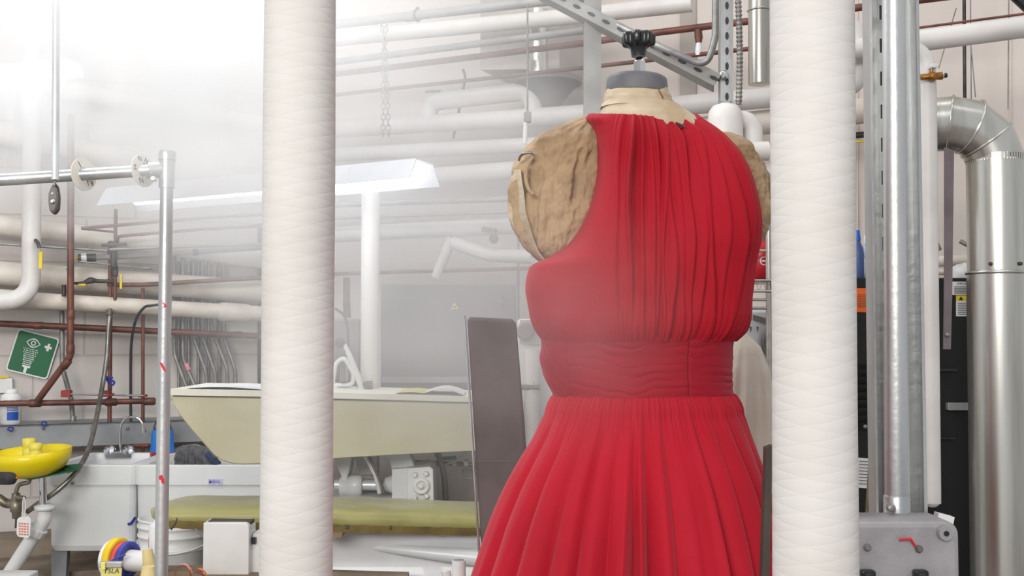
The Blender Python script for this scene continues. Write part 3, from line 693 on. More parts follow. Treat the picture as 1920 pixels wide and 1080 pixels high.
def disc(x, rx, ry, texts, label):
    f = (x + 260) / 560; c = ra + (rb - ra) * f
    ax = (rd + EY * -.62 + EZ * -.02).normalized()
    R = S(ry, c.y)
    t = thing('size_disc', label, 'size divider', c, 'size discs on the rail')
    mb = MB(); n = 40
    h = EZ - ax * EZ.dot(ax); h.normalize(); s_ = ax.cross(h)
    if s_.x < 0: s_ = -s_
    vs = []
    for q in (-.001, .001):
        for rad in (R, S(13, c.y)):
            vs += [c + ax * q + (s_ * math.cos(2 * math.pi * k / n) + h * math.sin(2 * math.pi * k / n)) * rad for k in range(n)]
    fs = []
    for k in range(n):
        l = (k + 1) % n
        fs += [[k, l, n + l, n + k], [2 * n + k, 3 * n + k, 3 * n + l, 2 * n + l], [k, 2 * n + k, 2 * n + l, l], [n + k, n + l, 3 * n + l, 3 * n + k]]
    mb.add(vs, fs, False); mb.build('disc', 'disc', t)
    pl = []
    for (ch, px, py, sz, rot) in texts:
        for p in text2d(ch, sz * R):
            pl.append([(px * R + (q[0] * math.cos(rot) - q[1] * math.sin(rot)), py * R + (q[0] * math.sin(rot) + q[1] * math.cos(rot))) for q in p])
    fr = -ax if ax.y > 0 else ax
    MB().flat(pl, lambda x, y: c + fr * .0016 + s_ * x + h * y).build('handwriting', 'ink', t)
disc(151, 20, 31, [('/', -.30, .55, .55, .9), ('\\', .3, -.55, .5, .2), ('8', .62, -.5, .4, .2)], 'white size disc on the rail, next to the hanging rod')
disc(267, 20, 31, [('N', -.3, .68, .42, 0), ('Z', -.72, .1, .42, .2), ('N', .25, .62, .42, -.5), ('N', -.25, -.66, .5, .2), ('Y', .1, .4, .3, .8)], 'white size disc with black letters, beside the rack upright')

# hanging rod with carabiner
Yh = 2.1
t = thing('hanging_rod', 'pale metal rod hanging down with a dark spring hook at its tip', 'rod', P(103, 402, Yh))
MB().tube([P(106, -420, Yh), P(105, 100, Yh), P(103.5, 337, Yh)], S(13.5, Yh) / 2, 18).build('rod', 'alu_rod', t)
MB().torus(P(102.5, 347, Yh), (1, .35, 0), S(8, Yh), S(2.2, Yh), 20, 8).build('eye', 'steel', t)
MB().tube(fillet([P(99, 352, Yh), P(97, 392, Yh), P(103, 402, Yh), P(110, 392, Yh), P(108, 352, Yh), P(103, 346, Yh), P(99, 352, Yh)], .008), S(3, Yh), 10).build('spring_hook', 'dark_metal', t)
MB().loft([[P(102.5, 375, Yh) + Vector((S(8.5, Yh) * q * math.cos(a), yy, S(26, Yh) * q * math.sin(a))) for a in [2 * math.pi * k / 24 for k in range(24)]] for yy, q in ((-.010, .8), (-.008, 1), (.008, 1), (.01, .8))]).build('hook_body', 'fan_grey', t)
MB().lathe([(S(9, Yh), -.004), (S(10, Yh), 0), (S(8, Yh), .004)], P(101, 363, Yh), EZ, 16).build('ferrule', 'chrome', t)
MB().lathe([(.005, 0), (.005, .003), (.002, .005)], P(99, 378, Yh - .01), -EY, 12).build('rivet', 'chrome', t)

# ------------------------------------------------------------------ hung lights
def light_unit(a, b, w, h, label, chain=True):
    d = (b - a).normalized(); s_ = Vector((-d.y, d.x, 0)).normalized(); u = d.cross(s_)
    if u.z < 0: u = -u
    t = thing('fluorescent_light', label, 'light', a)
    mb = MB(); sec = [(-w, -h), (-w * .55, h), (w * .55, h), (w, -h), (w * .96, -h), (w * .52, h * .9), (-w * .52, h * .9), (-w * .96, -h)]
    mb.loft([[p + s_ * x + u * z for x, z in sec] for p in (a, b)], True, False); mb.build('reflector', 'fixture', t)
    for f in (-.35, .35):
        MB().tube([a + d * .04 + s_ * w * f - u * h * .1, b - d * .04 + s_ * w * f - u * h * .1], .0145, 12).build('tube', 'tube_glow', t)
    return t
light_unit(P(222, 374, 3.35), P(797, 322, 2.95), .095, .030, 'hung fluorescent light with white reflector, its far half lost in steam')
light_unit(P(-190, 152, 3.1), P(140, 126, 3.0), .05, .018, 'bright fluorescent light high in the white steam')
def chain(pts, label, lw, n=None, r=.0018):
    t = thing('chain', label, 'chain', pts[-1]); mb = MB()
    for a, b in zip(pts[:-1], pts[1:]):
        L = (b - a).length; m = max(2, int(L / (lw * 1.25))); d = (b - a) / L
        for k in range(m):
            c = a + d * (L * (k + .5) / m)
            s_ = Vector((1, 0, 0)) if k % 2 else Vector((.3, -.95, 0)); s_ = (s_ - d * s_.dot(d)).normalized()
            ring = [c + d * lw * .85 * math.cos(q) + s_ * lw * .5 * math.sin(q) for q in [2 * math.pi * j / 12 for j in range(12)]]
            mb.tube(ring, r, 6, closed=True)
    mb.build('links', 'conduit', t); return t
Yc_ = 3.0
chain([P(712, 36, Yc_), P(720, 62, Yc_), P(718, 255, Yc_)], 'steel chain holding the hung light, one strand of the pair', .012)
chain([P(728, 36, Yc_), P(721, 62, Yc_), P(729, 255, Yc_)], 'steel chain holding the hung light, twisted strand beside the straighter one', .012)
mb = MB()
for k in range(70):
    mb.ball(P(989, 8 + k * 3, 2.8), .0028, 5)
t = thing('pull_chain', 'thin beaded pull chain ending at a small grey switch', 'chain', P(989, 225, 2.8)); mb.build('beads', 'conduit', t)
MB().box(P(989, 220, 2.8), (S(14, 2.8), .02, S(20, 2.8)), bev=.004).build('switch', 'grey_panel', t); MB().tube([P(986, 226, 2.8), P(984, 270, 2.8)], .006, 8).build('switch_tail', 'white_plastic', t)

# ------------------------------------------------------------------ overhead pipes on the plastered wall
pipe('overhead_pipe', 'grey_paint_pipe', [B(520, 58, .9), B(1050, -1, .9), B(1300, -28, .9)], 18, 'grey pipe with a strap, highest over the dress form', fil=0,
     extra=lambda t, r: (MB().torus(B(782, 29, .9), dB, r * 1.12, .006, 20, 6).build('strap', 'dark_metal', t), MB().tube([B(783, 25, .9), B(783, 14, .9)], .006, 8).build('strap_bolt', 'dark_metal', t),
                         MB().lathe([(r, -.03), (r * 1.18, -.028), (r * 1.18, .028), (r, .03)], B(775, 30, .9), dB, 20).build('coupling', 'grey_paint_pipe', t)))
pipe('overhead_pipe', 'white_pipe', [B(520, 84, .5), B(1100, 28, .5), B(1300, 6, .5)], 30, 'broad white lagged pipe under the strapped grey pipe', fil=0)
pipe('overhead_pipe', 'grey_paint_pipe', [B(520, 130, .6), B(1095, 57, .6)], 13, 'grey pipe between the white lagged pipe and the thicker copper pipe', fil=0)
pipe('copper_pipe', 'copper', [B(520, 153, .5), B(1095, 81, .5), B(1225, 62, .5), B(1700, 3, .5), B(1900, -22, .5)], 13, 'thicker overhead copper pipe crossing behind the black knob and out past the strut post', fil=0,
     extra=lambda t, r: (MB().tube([B(1309, 56, .5), B(1310, 70, .5), B(1310, 80, .5)], [r * 1.1, r * 1.2, r * .9], 12).build('drop_fitting', 'copper', t), MB().tube([B(1310, 78, .5), B(1310, 92, .5), B(1309, 104, .5)], [r * .6, r * 1.0, r * .9], 12).build('relief_cap', 'white_enamel', t)))
pipe('copper_pipe', 'copper', [B(520, 190, .5), B(1095, 127, .5), B(1445, 87, .5), B(1600, 68, .5)], 8, 'thinner overhead copper pipe level with the chrome stem of the form', fil=0)
pipe('insulated_pipe', 'white_pipe', [B(520, 250, .35), B(1000, 220, .35), B(1130, 211, .35), B(1446, 183, .35), B(1560, 172, .35)], 36, 'long white lagged pipe passing behind the neck of the dress form', fil=0)
t = pipe('pipe_loop', 'white_pipe', [B(804, 236, .35), B(806, 192, .35), B(995, 170, .35), B(1004, 222, .35)], 34, 'white lagged expansion loop standing on the long lagged pipe', fil=.12)
o = MB().tube(spline([B(868, 130, .2), B(872, 145, .2), B(866, 180, .2), B(850, 260, .2)]), .006, 6).build('hanger_wire', 'dark_metal'); tag(o, 'dark bent hanger wire above the white pipe loop', 'wire')
o = MB().tube([B(798, 172, .35), B(826, 171, .35)], .005, 6).build('hanger_pin', 'dark_metal'); tag(o, 'short dark pin over one end of the white pipe loop', 'pin')
pipe('insulated_pipe', 'white_pipe', [B(520, 296, .3), B(1000, 271, .3), B(1100, 266, .3)], 28, 'white lagged pipe below the expansion loop pipe', fil=0)
pipe('insulated_pipe', 'white_pipe', [B(520, 352, .3), B(800, 332, .3), B(1000, 317, .3)], 34, 'white lagged pipe level with the hung light', fil=0)
pipe('insulated_pipe', 'white_pipe', [B(520, 446, .3), B(1020, 420, .3)], 30, 'white lagged pipe seen through haze above the dark grey cabinet', fil=0,
     extra=lambda t, r: [MB().ball(B(926, 448, .33), S(10, 3.9)).build('valve', 'dark_metal', t), MB().tube([B(905, 430, .4), B(930, 433, .4)], .01, 8).build('lever', 'dark_metal', t)])
pipe('grey_pipe', 'grey_paint_pipe', [B(520, 388, .4), B(1000, 372, .4)], 10, 'slim grey pipe under the hung light in the haze', fil=0)
pipe('grey_pipe', 'grey_paint_pipe', [B(520, 412, .4), B(1000, 396, .4)], 7, 'slimmest grey pipe in the haze, under the other slim grey one', fil=0)
pipe('copper_pipe', 'copper', [B(520, 517, .3), B(1000, 503, .3)], 7, 'hazy copper pipe just above the dark grey cabinet', fil=0)
pipe('insulated_pipe', 'white_pipe', [B(848, 446, .3), B(818, 520, .3)], 20, 'short slanting white pipe above the dark grey cabinet', fil=0)
pipe('insulated_pipe', 'white_pipe', [B(850, 455, .3), B(915, 478, .3), B(1000, 482, .3)], 26, 'curved white lagged bend between the slanting pipe and the dress', fil=.2)
pipe('steam_riser', 'white_pipe', [P(695, 325, 3.6), P(695, 342, 3.35), P(693, 760, 3.35), P(692, 930, 3.35)], 34, 'white vertical pipe beside the lever frame of the press', fil=0)
pipe('red_nozzle', 'copper', [B(650, 520, .45), B(650, 566, .45)], 13, 'reddish pipe nozzle in the haze beside the white vertical pipe', 'nozzle', fil=0,
     extra=lambda t, r: (MB().tube([B(650, 566, .45), B(651, 596, .45)], r * 1.1, 10).build('nozzle_end', 'dark_metal', t)))
pipe('wall_pipe', 'grey_paint_pipe', [B(972, 440, .15), B(972, 750, .15)], 5, 'thin vertical grey pipe between the cabinet and the dress', fil=0)
# beige duct box with grey fan cone
t = thing('duct_box', 'beige duct box behind the overhead pipes with a dark grey cone under it', 'duct', B(1010, 156, .2))
mb = MB(); mb.prism([B(952, 156, .1), B(1094, 156, .1), B(1094, -60, .1), B(952, -60, .1)], nB * .25); mb.build('box', 'beige_duct', t)
MB().tube([B(1010, 20, .37), B(1010, 150, .37)], S(40, 4.0) / 2).build('round_duct', 'duct', t)
MB().lathe([(.13, 0), (.13, .02), (.04, -.09), (.03, -.1)], B(1028, 158, .3), EZ, 24).build('cone', 'fan_grey', t)
# slotted strut frame
def strut(pts, w, d, m, slots, nrm, t, name='channel'):
    a, b = Vector(pts[0]), Vector(pts[1]); L = (b - a).length; u = (b - a) / L; n = Vector(nrm); n = (n - u * n.dot(u)).normalized(); s_ = u.cross(n)
    mb = MB(); sec = [(-w, d), (-w, 0), (w, 0), (w, d), (w * .82, d), (w * .82, .004), (-w * .82, .004), (-w * .82, d)]
    mb.loft([[p + s_ * x + n * -z for x, z in sec] for p in (a, b)], True, False); 
    if slots:
        mb.cur = 1; k = slots * .5
        while k < L:
            c = a + u * k + n * .0012; ring = [c + s_ * w * .28 * math.cos(q) + u * (slots * .26) * math.sin(q) for q in [2 * math.pi * j / 14 for j in range(14)]]
            mb.add(ring, [list(range(14))], False); k += slots
    mb.build(name, m, t, 'slot_dark')
M['slot_dark'] = mat('slot_opening', (70, 68, 68), .8, var=(58, 56, 56), vscale=20)
Yst = 3.0
t = thing('strut_support', 'slotted grey strut frame with a diagonal brace behind the black knob', 'frame', P(1363, 200, Yst))
strut([P(1112, -60, 3.15), P(1111, 260, 3.15)], S(16, 3.15), .04, 'grey_paint_pipe', 0, -EY, t, 'plain_upright')
strut([P(1363, -60, Yst), P(1363, 190, Yst)], S(12, Yst), .035, 'galv', S(29, Yst), -EY, t, 'slotted_upright')
strut([P(1015, -22, 3.2), P(1345, 150, 2.98)], S(14, Yst), .035, 'grey_paint_pipe', S(36, Yst), -EY + EZ * .25, t, 'brace')
MB().lathe([(.014, 0), (.014, .008), (.006, .012)], P(1356, 142, Yst - .002), -EY, 12).build('bolt', 'chrome', t)
Yf = 2.95
pipe('conduit', 'conduit', [P(1342, -60, Yf), P(1341, 70, Yf), P(1326, 126, Yf), P(1238, 88, 3.02), P(1130, 33, 3.15)], 13, 'grey conduit bending down and along the diagonal brace', fil=.06)
mb = MB(); pts = [P(1384 + 3 * math.sin(y / 70), y, Yf) for y in range(-60, 198, 2)]
mb.tube(pts, [S(13 if i % 4 < 2 else 10, Yf) / 2 for i in range(len(pts))], 12); o = mb.build('flexible_conduit', 'steel'); tag(o, 'ribbed flexible steel conduit beside the slotted upright', 'conduit')
0 and pipe('grey_conduit', 'conduit', [P(1150, 130, 3.0), P(1135, 80, 3.0), P(1160, 45, 3.0), P(1180, 42, 3.0)], 9, 'pale curved conduit behind the black knob', fil=.08)
Yx = 3.15
o = MB(); o.tube([P(1424, -80, Yx), P(1424, 158, Yx)], S(42, Yx) / 2, 32)
t = thing('round_duct', 'shiny round steel duct beside the flexible conduit', 'duct', P(1424, 158, Yx)); o.build('duct_pipe', 'duct', t)
MB().torus(P(1424, 20, Yx), EZ, S(21, Yx), .004, 32, 6).build('seam', 'duct', t)
# white fittings behind the shoulder
t = thing('pipe_manifold', 'white jacketed cluster of capped fittings behind the far shoulder of the form', 'pipe fitting', P(1360, 300, 2.85))
Ym = 2.85; r_ = S(66, Ym) / 2
MB().lathe([(r_, -.15), (r_, .06), (r_ * .93, .085), (r_ * .7, .1), (.3 * r_, .106)], P(1360, 268, Ym), EZ, 32).build('capped_drum', 'white_pipe', t)
MB().tube(fillet([P(1360, 226, Ym + .03), P(1411, 226, Ym + .03), P(1412, 300, Ym + .03)], .05), S(38, Ym) / 2, 20).build('elbow', 'white_pipe', t)
MB().tube([P(1395, 284, Ym - .03), P(1440, 283, Ym - .03)], S(36, Ym) / 2, 20).build('side_stub', 'white_pipe', t); MB().tube([P(1436, 281, Ym - .03), P(1449, 281, Ym - .03)], S(14, Ym) / 2, 12).build('stub_pin', 'fan_grey', t)
MB().tube([P(1425, 325, Ym + .05), P(1446, 322, Ym + .05)], S(30, Ym) / 2, 16).build('lower_stub', 'white_pipe', t)

# ------------------------------------------------------------------ dark grey cabinet in the haze
Yg0 = 3.62
t = thing('equipment_cabinet', 'big dark grey cabinet blurred by steam behind the press', 'cabinet', Vector((gx(842, Yg0), Yg0 + .12, 0)))
za, zb_ = P(840, 532, Yg0).z, 0.0
mb = MB(); mb.box(((gx(714, Yg0) + gx(968, Yg0)) / 2, Yg0 + .12, za / 2), (gx(968, Yg0) - gx(714, Yg0), .24, za), bev=.008); mb.build('cabinet_body', 'cabinet', t)
mb = MB(); zc = P(840, 712, Yg0).z; mb.box((gx(841, Yg0), Yg0 - .005, zc), (gx(964, Yg0) - gx(718, Yg0), .012, .02)); mb.build('rail', 'grey_panel', t)
mb = MB(); mb.prism([P(560, 760, Yg0 - .03), P(968, 760, Yg0 - .03), P(968, 1000, Yg0 - .03), P(560, 1000, Yg0 - .03)], EY * .03); mb.build('brightening_panel', 'beige_duct', t)  # pale panel added to lighten the poorly lit area below the press head
tri = [P(852, 567, Yg0 - .003), P(846, 580, Yg0 - .003), P(859, 579, Yg0 - .003)]
tr2 = [P(852.3, 571, Yg0 - .0045), P(848.5, 578, Yg0 - .0045), P(856, 577.5, Yg0 - .0045)]
MB().prism(tri, EY * .002).build('warning_triangle', 'warn', t); MB().prism(tr2, EY * .001).build('warning_mark', 'cabinet', t)
MB().tube([P(935, 552, Yg0 - .02), P(940, 572, Yg0 - .02)], .012, 10).build('latch', 'cabinet', t)
# white boiler unit behind the slab
Yw = 3.3
t = thing('boiler_unit', 'white boiler unit with round port half hidden between grey slab and dress', 'boiler', Vector((gx(1010, Yw), Yw + .1, 0)))
mb = MB(); mb.box((gx(1012, Yw), Yw + .12, P(0, 598, Yw).z / 2), (S(84, Yw), .2, P(0, 598, Yw).z), bev=.01); mb.build('casing', 'white_enamel', t)
mb = MB(); mb.prism([P(975, 600, Yw), P(1020, 600, Yw), P(1020, 645, Yw), P(975, 645, Yw)], -EY * .008); mb.build('port_plate', 'beige_duct', t)
MB().lathe([(S(17, Yw), 0), (S(17, Yw), .02), (S(12, Yw), .022)], P(985, 622, Yw - .008), -EY, 28).build('port', 'fan_grey', t)
MB().tube([P(998, 655, Yw - .04), P(998, 960, Yw - .04)], S(30, Yw) / 2, 20).build('standpipe', 'white_pipe', t)
MB().tube([P(972, 726, Yw - .06), P(1012, 726, Yw - .06)], S(10, Yw) / 2, 12).build('crossbar', 'fan_grey', t); MB().tube([P(1000, 717, Yw - .06), P(1000, 737, Yw - .06)], S(6, Yw) / 2, 10).build('clip', 'chrome', t)

# ------------------------------------------------------------------ leaning slab
Yl = 2.42
t = thing('padded_board', 'tall dark grey padded board with a bright metal edge beside the red skirt', 'board', P(945, 1200, Yl))
pl = [P(876, 600, Yl), P(882, 594, Yl), P(960, 598, Yl), P(968, 606, Yl), P(984, 800, Yl), P(1010, 1240, Yl), P(916, 1240, Yl), P(892, 860, Yl)]
MB().prism(pl, EY * .05, bev=.008).build('board_body', 'slab', t)
MB().tube([P(871, 592, Yl - .004), P(888, 860, Yl - .004), P(911, 1240, Yl - .004)], S(5, Yl) / 2, 10).build('metal_edge', 'chrome', t)
MB().prism([P(890, 864, Yl - .001), P(987, 864, Yl - .001), P(987, 866, Yl - .001), P(890, 866, Yl - .001)], EY * .004).build('seam', 'cabinet', t)
bb = P(962, 1240, Yl); MB().box((bb.x, Yl + .04, bb.z / 2), (.05, .04, bb.z)).build('post', 'dark_metal', t); MB().box((bb.x, Yl + .04, .01), (.30, .30, .02), bev=.006).build('foot_plate', 'dark_metal', t)

# ------------------------------------------------------------------ garment press
Yp = 2.95
t = thing('garment_press', 'utility garment press with cream head above an olive padded buck', 'press', Vector((gx(600, Yp), Yp + .1, 0)))
def PP(x, y, d=0): return P(x, y, 2.85 + (x - 318) / 570 * .30 + d)
base = [(320, 742), (321, 758), (334, 778), (356, 806), (384, 838), (398, 854), (412, 864), (430, 870), (450, 872), (490, 871), (560, 867), (625, 861), (760, 853), (900, 846), (960, 843), (960, 758), (880, 755), (700, 750), (500, 745)]
back = EY * .34
rings = []
for f, ins in ((0, 6), (.02, 2), (.05, 0), (.95, 0), (1, 4)):
    cxy = (640, 800)
    rings.append([PP(x + (cxy[0] - x) * ins / 320, y + (cxy[1] - y) * ins / 80 * .5) + back * f for x, y in base])
mb = MB(); mb.loft(rings, True, False); mb.build('press_head', 'cream', t)
mb = MB(); tp = [PP(317, 741, -.008), PP(500, 744, -.008), PP(700, 749, -.008), PP(880, 754, -.008), PP(962, 757, -.008)]
bt = [p + back * 1.04 for p in tp][::-1]
mb.prism(tp + bt, EZ * .016); mb.build('head_pad', 'cream_top', t)
# buck
def Q(x, y, d=0): return P(x, y, 2.80 + (x - 285) / 610 * .12 + d)
rings = []; rim = []
for k in range(46):
    f = k / 45; x = 286 + f * 690
    e = min(1, (f / .075)) ; e = math.sin(e * math.pi / 2) ** .7; e = max(e, .12)
    ytop = 955 - 18 * e + 16 * max(0, f - .45) / .55 * .9; ybot = 960 + 12 * e + 17 * f
    half = .13 * e
    c = Q(x, ybot, .13); hh = Q(x, ytop, .13).z - c.z
    ring = []
    for j in range(28):
        a = 2 * math.pi * j / 28
        ca_, sa = math.cos(a), math.sin(a)
        yy = math.copysign(abs(ca_) ** .55, ca_) * half; zz = (math.copysign(abs(sa) ** .6, sa) + 1) / 2 * hh
        wr = .0022 * noise.noise(Vector((x * .02, yy * 9, 3))) * 2
        ring.append(c + EY * yy + EZ * (zz + (wr if sa > 0 else 0)))
    rings.append(ring)
mb = MB(); mb.loft(rings); mb.build('buck_pad', 'olive', t)
rings = []
for k in range(90):
    f = k / 89; x = 292 + f * 682; e = max(.2, math.sin(min(1, f / .075) * math.pi / 2)); yb = 960 + 12 * e + 17 * f
    c = Q(x, yb + 1 + 2.2 * noise.noise(Vector((x * .06, 0, 1))) , .13); half = .128 * e
    rings.append([c + EY * sx * half + EZ * z for sx, z in ((-1, -.001), (-1.01, .020), (1.01, .02), (1, -.001))])
mb = MB(); mb.loft(rings, True, False); mb.build('buck_hem', 'olive_edge', t)
# body under the buck : rounded white casting
rings = []
for k in range(16):
    f = k / 15; z = P(700, 988, 2.95).z * (1 - f)
    w_ = .44 + .05 * math.sin(f * 2.2); d_ = .075 + .055 * f - .045 * math.exp(-((f - .12) / .07) ** 2)
    cx = gx(780, 2.95)
    rings.append([Vector((cx + q[0], 3.02 + q[1], z)) for q in rounded(2 * w_, 2 * d_, .09, 6)])
mb = MB(); mb.loft(rings); mb.build('pedestal', 'white_enamel', t)
MB().tube([P(640, 1019, 3.0), P(760, 1032, 2.96), P(900, 1046, 2.94), P(1000, 1056, 2.94)], [.006, .014, .024, .03], 16).build('highlight_rib', 'white_enamel', t)  # added rib standing in for a diagonal highlight on the casting
MB().prism([P(560, 1071, 2.86), P(765, 1077, 2.86), P(765, 1090, 2.86), P(560, 1090, 2.86)], EY * .03).build('kick_edge', 'brown_ledge', t)
MB().prism([Q(600, 1000, -.02), Q(642, 1000, -.02), Q(640, 1008, -.02), Q(600, 1010, -.02)], EY * .1).build('ledge', 'beige_wood', t)
for x in (640, 720, 830): MB().box(Q(x, 985 + (x - 640) * .02, .03), (.05, .05, .012), bev=.003).build('buck_bracket', 'dark_metal', t)
# hinge works
Yi = 3.15
def I(x, y, d=0): return P(x, y, Yi + d)
mb = MB(); mb.prism([I(560, 932), I(762, 936), I(762, 965), I(560, 965)], EY * .2); mb.build('base_plate', 'white_enamel', t)
mb = MB(); mb.prism([I(735, 880, .02), I(764, 878, .02), I(764, 965, .02), I(735, 965, .02)], EY * .12); mb.build('hinge_housing', 'white_enamel', t)
mb = MB(); mb.prism([I(763, 878), I(806, 875), I(812, 880), I(814, 965), I(763, 965)], EY * .16, bev=.004); hp = mb.build('hinge_plate', 'white_enamel', t)
for x, y in ((778, 890), (799, 888), (778, 933), (800, 930)):
    MB().lathe([(.0085, 0), (.0085, .008), (.006, .012)], I(x, y), -EY, 6, smooth=False).build('bolt', 'white_plastic', hp)
MB().lathe([(.025, 0), (.025, .008), (.02, .010), (.013, .010), (.013, .004), (.009, .004), (.009, .012), (.004, .014)], I(790, 911), -EY, 28).build('boss', 'white_plastic', hp)
MB().tube([I(628, 909, .07), I(740, 910, .07)], S(20, Yi) / 2, 20).build('hinge_shaft', 'alu_rod', t)
MB().tube([I(638, 911, .07), I(655, 911, .07), I(656, 911, .07), I(677, 910, .07), I(680, 910, .07)], [S(q, Yi) / 2 for q in (36, 38, 42, 42, 34)], 28).build('bearing', 'white_enamel', t)
MB().tube([I(722, 908, .07), I(738, 908, .07)], [S(26, Yi) / 2, S(36, Yi) / 2], 24).build('bearing', 'white_enamel', t)
mb = MB(); mb.prism([I(622, 850, .05), I(660, 852, .05), I(656, 880, .05), I(640, 935, .05), I(640, 895, .05)], EY * .08, bev=.006); mb.build('lever_arm', 'white_enamel', t)
mb = MB(); mb.prism([I(660, 845, .16), I(708, 845, .16), I(708, 890, .16), I(672, 892, .16)], EY * .05, bev=.004); mb.build('web_plate', 'white_plastic', t)
mb = MB(); mb.prism([I(722, 850, .06), I(768, 850, .06), I(780, 880, .06), I(735, 884, .06), I(731, 868, .06)], EY * .06, bev=.005); mb.build('lever_arm', 'white_enamel', t)
MB().tube([I(684, 852, .03), I(704, 890, .03), I(712, 925, .03)], .007, 10).build('link_rod', 'white_plastic', t); MB().tube(spline([I(690, 852, .02), I(706, 888, .02), I(716, 910, .02), I(720, 925, .02)]), .004, 8).build('spring', 'fan_grey', t)
# lever frame over the head
Yv = 3.28
def V(x, y, d=0): return P(x, y, Yv + d)
MB().tube(fillet([V(624, 720), V(630, 680), V(646, 670), V(663, 700), V(662, 722), V(624, 722)], .03), S(9, Yv) / 2, 12).build('lever_frame', 'white_enamel', t)
MB().tube([V(646, 646), V(656, 668), V(680, 730)], [S(4, Yv), S(5, Yv), S(7, Yv)], 12).build('lever', 'white_enamel', t)
MB().tube([V(626, 722), V(640, 742)], .008, 10).build('frame_foot', 'white_enamel', t)
MB().tube([V(682, 725), V(672, 745)], S(16, Yv) / 2, 12).build('pivot', 'white_enamel', t)
sp_ = [V(690 + 8 * math.cos(k * .9), 715 + k * .55) + EY * .02 * math.sin(k * .9) for k in range(40)]
MB().tube(sp_, .0022, 6).build('coil_spring', 'steel', t)
MB().ball(V(638, 643), S(10, Yv), 12).build('ball_knob', 'black_plastic', t)
MB().tube([V(645, 688), V(645, 716)], .012, 10).build('gauge_glass', 'clear', t)
# papers on the head
for i, (x0, x1, y0, y1, lab, m) in enumerate(((345, 500, 735, 737, 'white paper sheet lying on the cream press head near the steel post', 'paper'), (740, 800, 744, 746, 'yellowish paper scrap lying on the far part of the press head', 'note'), (790, 868, 745, 748, 'curled white paper sheet near the metal-edged board, on the press head', 'paper'))):
    a, b_ = PP(x0, y0 + 3, .05), PP(x1, y1 + 3, .04); z_ = max(PP(x0, 741 + (x0 - 317) / 570 * 12, -.008).z, 0) + .0165
    mb = MB(); nx = 12; vs = []; 
    for k in range(nx + 1):
        f = k / nx; x = x0 + (x1 - x0) * f; pz = PP(x, 741 + (x - 317) / 570 * 13, -.008)
        cur = .016 * max(0, math.sin(f * math.pi)) * (1 if i == 2 else .35)
        for d in (.02, .25): vs.append(Vector((pz.x, pz.y + d, pz.z + .0175 + cur)))
    fs = [[2 * k, 2 * k + 2, 2 * k + 3, 2 * k + 1] for k in range(nx)]
    o_ = len(vs); vs2 = vs + [v + EZ * .001 for v in vs]; fs2 = fs + [[q + o_ for q in f[::-1]] for f in fs]
    mb.add(vs2, fs2); o = mb.build('paper_sheet', m); tag(o, lab, 'paper')
o = MB().tube(spline([PP(462, 736, .02), PP(488, 732, .05), PP(500, 731, .08)]), .003, 6).build('pencil', 'gauge'); tag(o, 'thin pale green pencil on the paper by the wrapped post', 'pencil')
# hoses right of the press
o = MB().tube(spline([P(818, 846, 3.3), P(828, 870, 3.3), P(834, 905, 3.3), P(836, 960, 3.3)]), S(11, 3.3) / 2, 12).build('drain_hose', 'fan_grey'); tag(o, 'dark grey hose dropping beside the hinge plate of the press', 'hose')
o = MB().tube([P(817, 885, 3.32), P(814, 960, 3.32)], S(6, 3.3) / 2, 10).build('tie_rod', 'rust'); tag(o, 'rusty rod just beside the bolted hinge plate', 'rod')
t = thing('air_line', 'air line with brass unions and a green sleeve behind the press', 'pipe', P(830, 866, 3.4))
MB().tube([P(772, 866, 3.4), P(910, 872, 3.4)], S(8, 3.4) / 2, 12).build('run', 'old_brass', t)
MB().tube([P(828, 860, 3.38), P(856, 858, 3.38)], S(7, 3.4) / 2, 12).build('sleeve', 'gauge', t)
for x in (802, 852, 874): MB().tube([P(x - 4, 868, 3.39), P(x + 4, 868, 3.39)], S(13, 3.4) / 2, 8).build('union', 'white_enamel', t)
MB().tube(spline([P(808, 876, 3.35), P(835, 871, 3.35), P(858, 862, 3.35), P(874, 850, 3.35)]), S(4, 3.35) / 2, 8).build('white_hose', 'white_pipe', t)
MB().tube(fillet([P(868, 880, 3.38), P(868, 897, 3.38), P(888, 897, 3.38), P(888, 870, 3.38)], .01), .003, 6).build('wire_guard', 'conduit', t)
o = MB().tube(spline([P(628, 578, 3.5), P(645, 592, 3.5), P(652, 620, 3.5), P(653, 660, 3.5)]), S(5, 3.5) / 2, 10).build('black_hose', 'rubber'); tag(o, 'black hose arching beside the white vertical pipe, above the ball knob', 'hose')
mb = MB(); mb.prism([P(560, 598, 3.75), P(676, 598, 3.75), P(676, 735, 3.75), P(560, 735, 3.75)], EY * .12, bev=.01); o = mb.build('grey_motor_box', 'fan_grey'); tag(o, 'grey motor box behind the lever frame of the press', 'box')
# white nozzle bottles at the lower frame edge
Yn = 2.3
t = thing('spray_gun', 'white spray gun nozzle standing just below the olive buck', 'spray gun', P(858, 1130, Yn))
MB().lathe([(S(13, Yn), 0), (S(13, Yn), .1), (S(12.5, Yn), .112)], P(860, 1150, Yn), EZ, 24).build('barrel', 'white_plastic', t)
MB().lathe([(S(12, Yn), .111), (S(10, Yn), .113)], P(860, 1150, Yn), EZ, 24).build('nozzle_end', 'grey_panel', t)
MB().tube([P(836, 1070, Yn), P(842, 1110, Yn)], S(17, Yn) / 2, 8).build('trigger_block', 'white_plastic', t)
t2 = thing('tool_stand', 'wooden stand carrying the white spray gun', 'stand', Vector((P(855, 1150, Yn).x, Yn, 0))); zz = P(860, 1150, Yn).z
MB().box((P(855, 1150, Yn).x, Yn, zz - .012), (.16, .16, .024), bev=.004).build('stand_top', 'beige_wood', t2)
